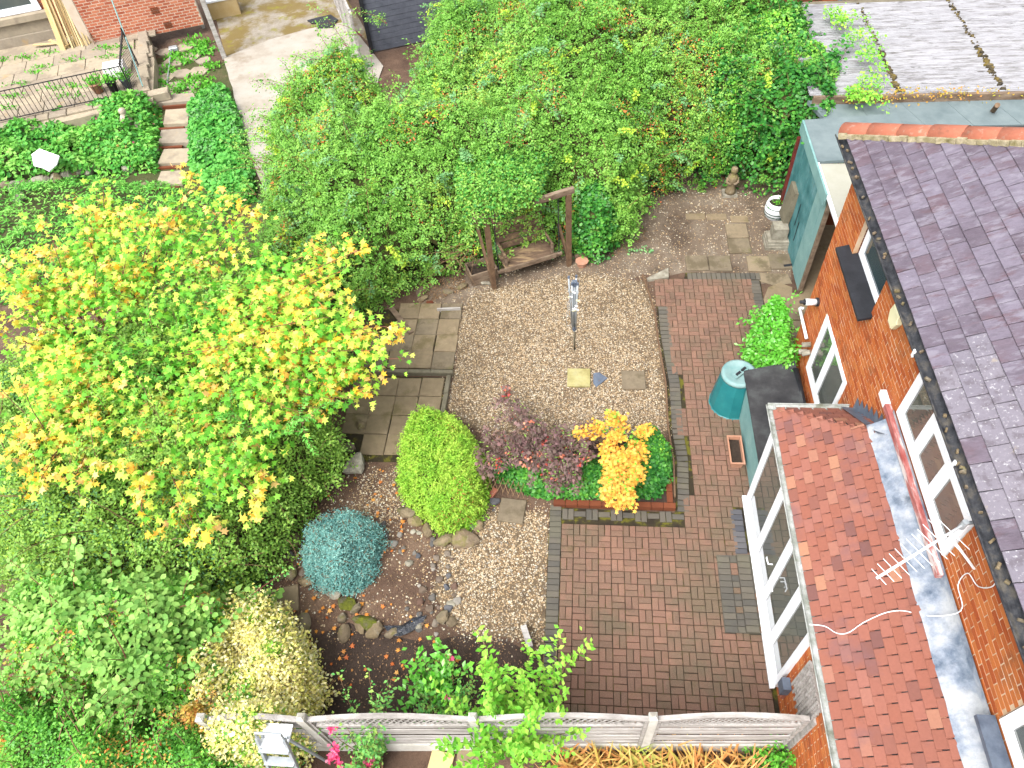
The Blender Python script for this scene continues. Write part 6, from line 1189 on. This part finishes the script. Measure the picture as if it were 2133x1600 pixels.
# ---- middle bed: purple maple, amber maple, ivy
shrub('ivy_bush', 'rounded dark green ivy bush at the corner of the raised bed', 'ivy', Mound([(.75, 6.15), (1.35, 6.15), (1.62, 6.6), (1.66, 7.1), (1.45, 7.55), (1.05, 7.6), (.7, 7.1)], .62, .35, (.35, .12), 81), 9000, .06, 'round', 'ivy_leaf', 81, under=.12, drop=.12, extra=(('lime_leaf', 500, .05, 'oval', .2),))
shrub('ground_ivy', 'low strip of green ivy along the front of the raised bed', 'ivy', Mound([(-1.5, 6.55), (-.9, 6.25), (-.2, 6.12), (.9, 6.14), (.9, 6.7), (.3, 6.95), (-.9, 6.95), (-1.5, 6.85)], .34, .2, (.3, .1), 82), 9500, .055, 'round', 'ivy_leaf', 82, under=.1, drop=.1)
pmz = thing('purple_maple', (-.55, 6.85, 0), 'lacy purple leaved maple spreading over the raised bed', 'tree'); r = G2(83); b0 = np.array((-.5, 6.75, .1))
tip = [(x, y, .85) for x, y in [(-1.56,6.45),(-1.52,6.98),(-1.31,7.39),(-1.20,7.71),(-0.96,7.19),(-0.77,6.71),(-0.44,6.62),(-0.13,6.82),(0.15,6.73),(0.27,7.02),(0.11,6.45),(-0.27,6.21),(-0.04,6.08),(-0.58,6.15),(-1.00,6.51),(-1.34,6.79),(-0.37,6.96),(-1.66,6.68)]]
pl_ = []
for q in tip*2:
    e = np.array(q)+r.normal(0, .1, 3); m_ = (b0+e)/2+np.array((0, 0, .35)); ts = np.linspace(0, 1, 8)[:, None]; pl_.append((1-ts)**2*b0+2*ts*(1-ts)*m_+ts**2*e)
stems('branches', pl_, .016, 'bark', pmz, 5); sb_ = [a for l_ in pl_ for a in arcs([l_[r.integers(4, 8)] for _ in range(6)], [r.normal(0, .8, 3)*np.array([1, 1, .3]) for _ in range(6)], r.uniform(.15, .35, 6), r, 5, .9)]
leafmesh('foliage', [along(sb_, r, 26, .07, 'narrow', .035), along(sb_, r, 7, .075, 'star', .04)], 'purple_leaf', pmz); leafmesh('foliage', [along(sb_[::13], r, 12, .055, 'star', .03)], 'red_leaf', pmz); leafmesh('foliage', [along(sb_[3::19], r, 16, .05, 'star', .04)], 'salmon_leaf', pmz); leafmesh('foliage', [along(sb_[::3], r, 10, .06, 'narrow', .04)], 'cotoneaster_leaf', pmz)
am_ = thing('amber_maple', (.75, 6.9, .1), 'slender small maple with amber and yellow leaves', 'tree'); r = G2(84); b0 = np.array((.75, 6.95, .1))
tip = [(x, y, 1.0) for x, y in [(0.07,7.06),(0.31,7.02),(0.75,7.23),(1.10,7.04),(0.43,6.88),(0.67,6.93),(0.89,6.65),(1.00,6.51),(0.81,6.37),(0.65,6.14),(0.53,5.92),(0.79,5.97),(0.49,5.66),(0.64,5.62),(0.71,5.75),(0.91,6.15),(0.58,6.41),(0.46,6.64),(0.45,5.78),(0.88,6.37),(0.53,6.14),(0.75,5.67)]]
pl_ = []
for q in tip*3:
    e = np.array(q)+r.normal(0, .07, 3)-np.array((0, 0, r.uniform(0, .25))); m_ = (b0+e)/2+np.array((0, 0, .5)); ts = np.linspace(0, 1, 8)[:, None]; pl_.append((1-ts)**2*b0+2*ts*(1-ts)*m_+ts**2*e)
stems('branches', pl_, .012, 'bark', am_, 5); leafmesh('foliage', [along([l_[5:] for l_ in pl_], r, 42, .068, 'star', .055, 0)], 'amber_leaf', am_); leafmesh('foliage', [along([l_[4:] for l_ in pl_[::3]], r, 20, .055, 'star', .05, 0)], 'lime_leaf', am_)
# ---- shrub climbing the house wall
shrub('climbing_shrub', 'bright glossy leaved shrub growing up against the house wall', 'shrub', Mound([(3.12, 8.75), (3.15, 9.4), (3.4, 10.0), (3.8, 10.0), (3.86, 9.0), (3.84, 8.35), (3.45, 8.3)], 1.45, .32, (.35, .25), 91), 6500, .085, 'oval', 'glossy_leaf', 91, under=.12, drop=.12, shoot=(50, .35, 14))
# ---- front bed plants
def bushlet(name, label, cat, p, h_, rad, n, size, kind, m, seed, k=16, out_=.8, twig='twig', grav=.6, z=0):
    t = thing(name, (p[0], p[1], z), label, cat); r = G2(seed); a = arcs([(p[0]+r.normal(0, .04), p[1]+r.normal(0, .04), z+.02) for _ in range(n)], [(r.normal(0, 1)*out_, r.normal(0, 1)*out_, 1.1) for _ in range(n)], r.uniform(.55, 1.0, n)*math.hypot(h_, rad), r, 9, grav)
    stems('stems', a, .009, twig, t); leafmesh('foliage', [along(a, r, k, size, kind, .04, .2)], m, t); return t, a
bushlet('laurel', 'glossy green laurel with upright leaves in the planting bed', 'shrub', (-1.98,3.05), .66, .3, 30, .10, 'oval', 'glossy_leaf', 101, 24, .42)
t, a = bushlet('rose_bush', 'thin rose bush with pink flowers beside the laurel', 'rose', (-1.75,2.76), .8, .35, 26, .055, 'oval', 'rose_leaf', 102, 34, .5)
def rose(p, s_, parent, seed):
    r = G2(seed); P = np.tile(np.array(p, float), (26, 1))+r.normal(0, s_*.28, (26, 3)); o = leafmesh('flower', [leaves(P, r.normal(0, 1, (26, 3))+np.array([0, 0, .3]), unit(r.normal(0, .7, (26, 3))+np.array([0, 0, .6])), s_*r.uniform(.5, .8, 26), 'round')], 'rose_petal', parent)
rose((*(-1.77,2.70), .7), .06, t, 1); rose((*(-1.75,3.24), .6), .05, t, 2)
t, a = bushlet('leafy_shrub', 'tall leafy lime green shrub growing over the fence', 'shrub', (-0.72,2.34), 2.2, .75, 46, .095, 'oval', 'lime_leaf', 103, 70, .34, grav=.25)
t, a = bushlet('climbing_rose', 'pink climbing rose growing up the near side of the fence', 'rose', (-2.72, 1.86), 1.75, .5, 26, .062, 'oval', 'rose_leaf', 104, 60, .32, grav=.3)
for k, q in enumerate(((-3.07,2.11), (-3.07,1.87), (-3.12,1.81), (-3.04,1.77), (-2.90,1.80), (-2.71,1.84), (-3.09,1.92))): rose((*q, (1.3, .9, .9, .8, .6, .6, .95)[k]), .085, t, 10+k)
bushlet('small_shrub', 'small green shrub against the brick wall at the fence end', 'shrub', (2.66,2.26), .5, .4, 26, .06, 'oval', 'weed_leaf', 105, 30, .6)
cr_ = thing('dry_grass_clump', (1.2, 1.9, 0), 'clump of drying orange strap leaves at the foot of the fence', 'plant'); r = G2(106); n = 1300; P = np.stack([r.uniform(-.15, 2.4, n), 1.98+r.normal(0, .12, n)+.06*r.uniform(0, 1, n), np.zeros(n)], 1); leafmesh('foliage', [leaves(P, r.normal(0, .8, (n, 3))*np.array([1, .8, 0])+np.array([0, -.5, .55]), np.tile([0, -.4, 1.0], (n, 1))+r.normal(0, .3, (n, 3)), r.uniform(.35, .75, n), 'blade')], 'dry_blade', cr_)
r = G2(107); a = arcs([(*(-3.79,2.76), .05)]*12, [(r.normal(0, .6), r.normal(0, .6), 1) for _ in range(12)], r.uniform(.3, .55, 12), r, 6, .5); dt = thing('dead_twig_bush', (*(-3.79,2.76), 0), 'small dead twiggy bush in the dark planting bed', 'plant'); stems('stems', a, .01, 'twig', dt)
a = arcs([(*(-5.15,3.47), .95)], [np.array((*(-4.38,4.39), .8))-np.array((*(-5.15,3.47), .6))], [1.3], r, 10, .3); ct = thing('bramble_cane', (*(-5.60,3.78), 0), 'single arching cane over the rockery soil', 'bramble'); stems('stems', a, .012, 'twig_red', ct); leafmesh('foliage', [along(a, r, 90, .05, 'oval', .04)], 'rose_leaf', ct)
# ---- neighbour plants
def patch(name, label, poly, H, n, size, kind, m, seed, per=1, lump=(.5, .15), edge=.3, extra=(), z0=0): return shrub(name, label, 'plants', Mound(poly, H, edge, lump, seed, z0=z0), n, size, kind, m, seed, per=per, under=.12, core_m=None, extra=extra)
patch('ground_cover', 'dense dark green ground cover beside the pale concrete slab', [(-11.46,18.63),(-11.26,19.53),(-10.74,19.78),(-9.87,18.44),(-8.93,16.31),(-8.18,14.45),(-8.88,14.08),(-10.34,15.70),(-10.89,17.04)], .35, 9000, .12, 'round', 'cover_leaf', 111, extra=(('hedge_leaf_blue', 1200, .09, 'oval', .3),))
patch('border_plants', 'lush mixed green plants below the terrace wall', [(-17.15,17.58),(-15.44,18.34),(-13.99,18.80),(-12.54,18.93),(-11.70,17.06),(-11.29,15.72),(-12.98,15.55),(-14.26,15.36),(-15.83,15.18)], .40, 9000, .14, 'oval', 'nb_leaf', 112, lump=(.6, .36), extra=(('cover_leaf', 3000, .11, 'round', .1), ('rose_petal', 70, .07, 'round', .2), ('brown_leaf', 500, .09, 'oval', .55)))
patch('rough_grass', 'rough green grass and weeds of the lower neighbour garden', [(-15.71,14.97),(-13.93,15.25),(-12.16,15.53),(-11.05,15.10),(-9.78,14.87),(-8.76,14.08),(-8.78,11.98),(-10.36,10.73),(-13.36,10.71)], .28, 9000, .12, 'narrow', 'nb_leaf', 113, lump=(.7, .30), extra=(('fern_green', 2500, .11, 'narrow', .2),))
rt_ = thing('rubble_wall', (*(-13.83,15.04), 0), 'low rubble stone wall between green beds', 'wall'); ri = random.Random(9)
for k in range(16): t_ = k/15; p = Vector((*(-15.16,14.96), 0)).lerp(Vector((*(-13.08,15.76), 0)), t_); piece('stone', RM['stone_pale' if k % 3 else 'stone'][k % 4], T(p.x+ri.gauss(0, .08), p.y+ri.gauss(0, .08), .12, ri.uniform(0, 3), (.36, .28, .3)), rt_)
for k, p in enumerate([(-12.41,16.29),(-12.17,16.40),(-12.01,16.50),(-11.76,16.65),(-12.18,16.07),(-12.99,15.87),(-14.09,16.00),(-14.62,14.59),(-11.34,15.00),(-12.11,15.74)]): rock(p, ri.uniform(.22, .4), ri.uniform(.2, .3), .3, 'stone_pale' if k % 2 else 'stone', 'pale loose stone lying among the neighbour plants', None, None, 'loose stones in the neighbour garden')
wp_ = [(x, y) for x, y in [(-12.36,19.85),(-11.91,20.52),(-12.99,20.29),(-11.67,19.42),(-11.45,20.08),(-12.68,21.58),(-12.80,19.60),(-12.49,22.18),(-12.41,22.64),(-11.68,21.23),(-13.03,21.01),(-12.41,19.18),(-11.41,19.54),(-12.89,22.83),(-13.12,21.91),(-12.16,22.16),(-12.07,20.11)]]
wd = thing('path_weeds', (*(-12.44,20.69), 0), 'green weeds growing in the joints of the stone path', 'weeds'); r = G2(114); P = np.concatenate([np.array([(x, y, .04)])+r.normal(0, 1, (95, 3))*np.array([.17, .15, .03]) for x, y in wp_]); P[:, 2] = np.abs(P[:, 2]); leafmesh('foliage', [leaves(P, r.normal(0, 1, P.shape)+np.array([0, 0, .7]), unit(r.normal(0, .6, P.shape)+np.array([0, 0, 1])), .13*r.uniform(.5, 1.2, len(P)), 'oval')], 'weed_leaf', wd)
wp_ = [(x, y) for x, y in [(-17.06,19.68),(-16.77,20.65),(-15.92,21.05),(-15.23,21.76),(-14.79,21.19),(-16.86,18.99),(-17.58,21.29),(-17.06,21.56),(-15.15,18.92),(-15.81,19.35),(-16.66,18.33),(-14.62,21.73),(-16.87,20.37),(-15.10,19.45),(-18.42,21.18)]]
wd = thing('terrace_weeds', (*(-16.46,20.35), TZ), 'tufts of green weeds between the terrace flagstones', 'weeds'); r = G2(115); P = np.concatenate([np.array([(x, y, TZ)])+r.normal(0, 1, (60, 3))*np.array([.20, .08, .03]) for x, y in wp_]); P[:, 2] = np.maximum(P[:, 2], TZ); leafmesh('foliage', [leaves(P, r.normal(0, 1, P.shape)+np.array([0, 0, .7]), unit(r.normal(0, .6, P.shape)+np.array([0, 0, 1])), .09*r.uniform(.5, 1.2, len(P)), 'oval')], 'weed_leaf', wd)
for pt, h_, s_ in ((P1, .3, 120), (P2, .34, 121), (P3, .3, 122)):
    b_ = BASE[pt.name]; r = G2(s_); n = 170; P = np.array([(b_.x, b_.y, TZ+h_)])+r.normal(0, 1, (n, 3))*np.array([.12, .12, .06])+np.array([0, 0, .06]); leafmesh('foliage', [leaves(P, r.normal(0, 1, (n, 3))+np.array([0, 0, .4]), unit(r.normal(0, .6, (n, 3))+np.array([0, 0, 1])), .09*r.uniform(.6, 1.2, n), 'oval')], 'weed_leaf', pt)
b_ = BASE[bp_.name]; r = G2(123); P = np.array([(bx, by, .0)])*0+np.array([((4.39,13.71)[0], (4.39,13.71)[1], .40)])+r.normal(0, 1, (90, 3))*np.array([.08, .08, .02]); leafmesh('weeds', [leaves(P, r.normal(0, 1, P.shape)+np.array([0, 0, .6]), unit(r.normal(0, .6, P.shape)+np.array([0, 0, 1])), .05*r.uniform(.6, 1.2, 90), 'oval')], 'weed_leaf', bp_)
# ---- fallen leaves and litter
def scatter(name, label, polys, n, size, kind, m, seed, z=.03):
    r = G2(seed); P = []
    for poly in polys:
        x0, x1, y0, y1 = min(p[0] for p in poly), max(p[0] for p in poly), min(p[1] for p in poly), max(p[1] for p in poly); x = r.uniform(x0, x1, n*4); y = r.uniform(y0, y1, n*4); k = pip(x, y, poly); P.append(np.stack([x[k], y[k], np.full(k.sum(), z)], 1)[:n])
    P = np.concatenate(P); P[:, 2] += r.uniform(0, .02, len(P)); o = leafmesh(name, [leaves(P, r.normal(0, 1, P.shape)*np.array([1, 1, .12]), unit(r.normal(0, .25, P.shape)+np.array([0, 0, 1])), size*r.uniform(.5, 1.2, len(P)), kind)], m); return tag(o, label, 'fallen leaves')
scatter('fallen_leaves', 'orange fallen maple leaves on the rockery soil and gravel', [[(-5.57,6.42),(-3.95,7.18),(-3.14,6.69),(-2.26,5.31),(-3.00,4.86),(-4.34,4.39),(-5.54,4.59),(-5.52,5.64)], [(-4.62,4.22),(-3.08,4.44),(-2.23,3.93),(-1.41,3.25),(-3.87,2.78)]], 62, .075, 'star', 'fallen_leaf', 131)
scatter('leaf_litter', 'brown leaf litter and wood chips on the bare soil', [[(0.87,13.96),(2.45,15.62),(4.96,15.37),(4.46,11.67),(2.27,11.89),(1.34,11.67),(-0.12,11.97),(-0.23,12.61)], [(-3.49,10.77),(-2.41,11.36),(-2.69,11.98),(-3.50,11.51)], [(-4.15,3.62),(-1.02,3.77),(-0.43,3.58),(-0.40,2.77),(-4.18,2.57)], [(-5.57,6.42),(-3.92,7.08),(-2.46,5.57),(-1.93,3.95),(-3.70,3.64),(-4.96,4.28)]], 900, .036, 'oval', 'litter', 132, .014)
scatter('leaf_litter', 'small brown leaf scraps over the gravel', [GRAV1], 500, .03, 'oval', 'litter', 133, .024)
scatter('wood_chips', 'pale wood chips heaped beside the ivy clump', [[(0.64,13.44),(1.33,14.13),(1.50,12.92),(0.73,12.28),(0.41,12.60)]], 420, .06, 'narrow', 'litter', 134, .02)
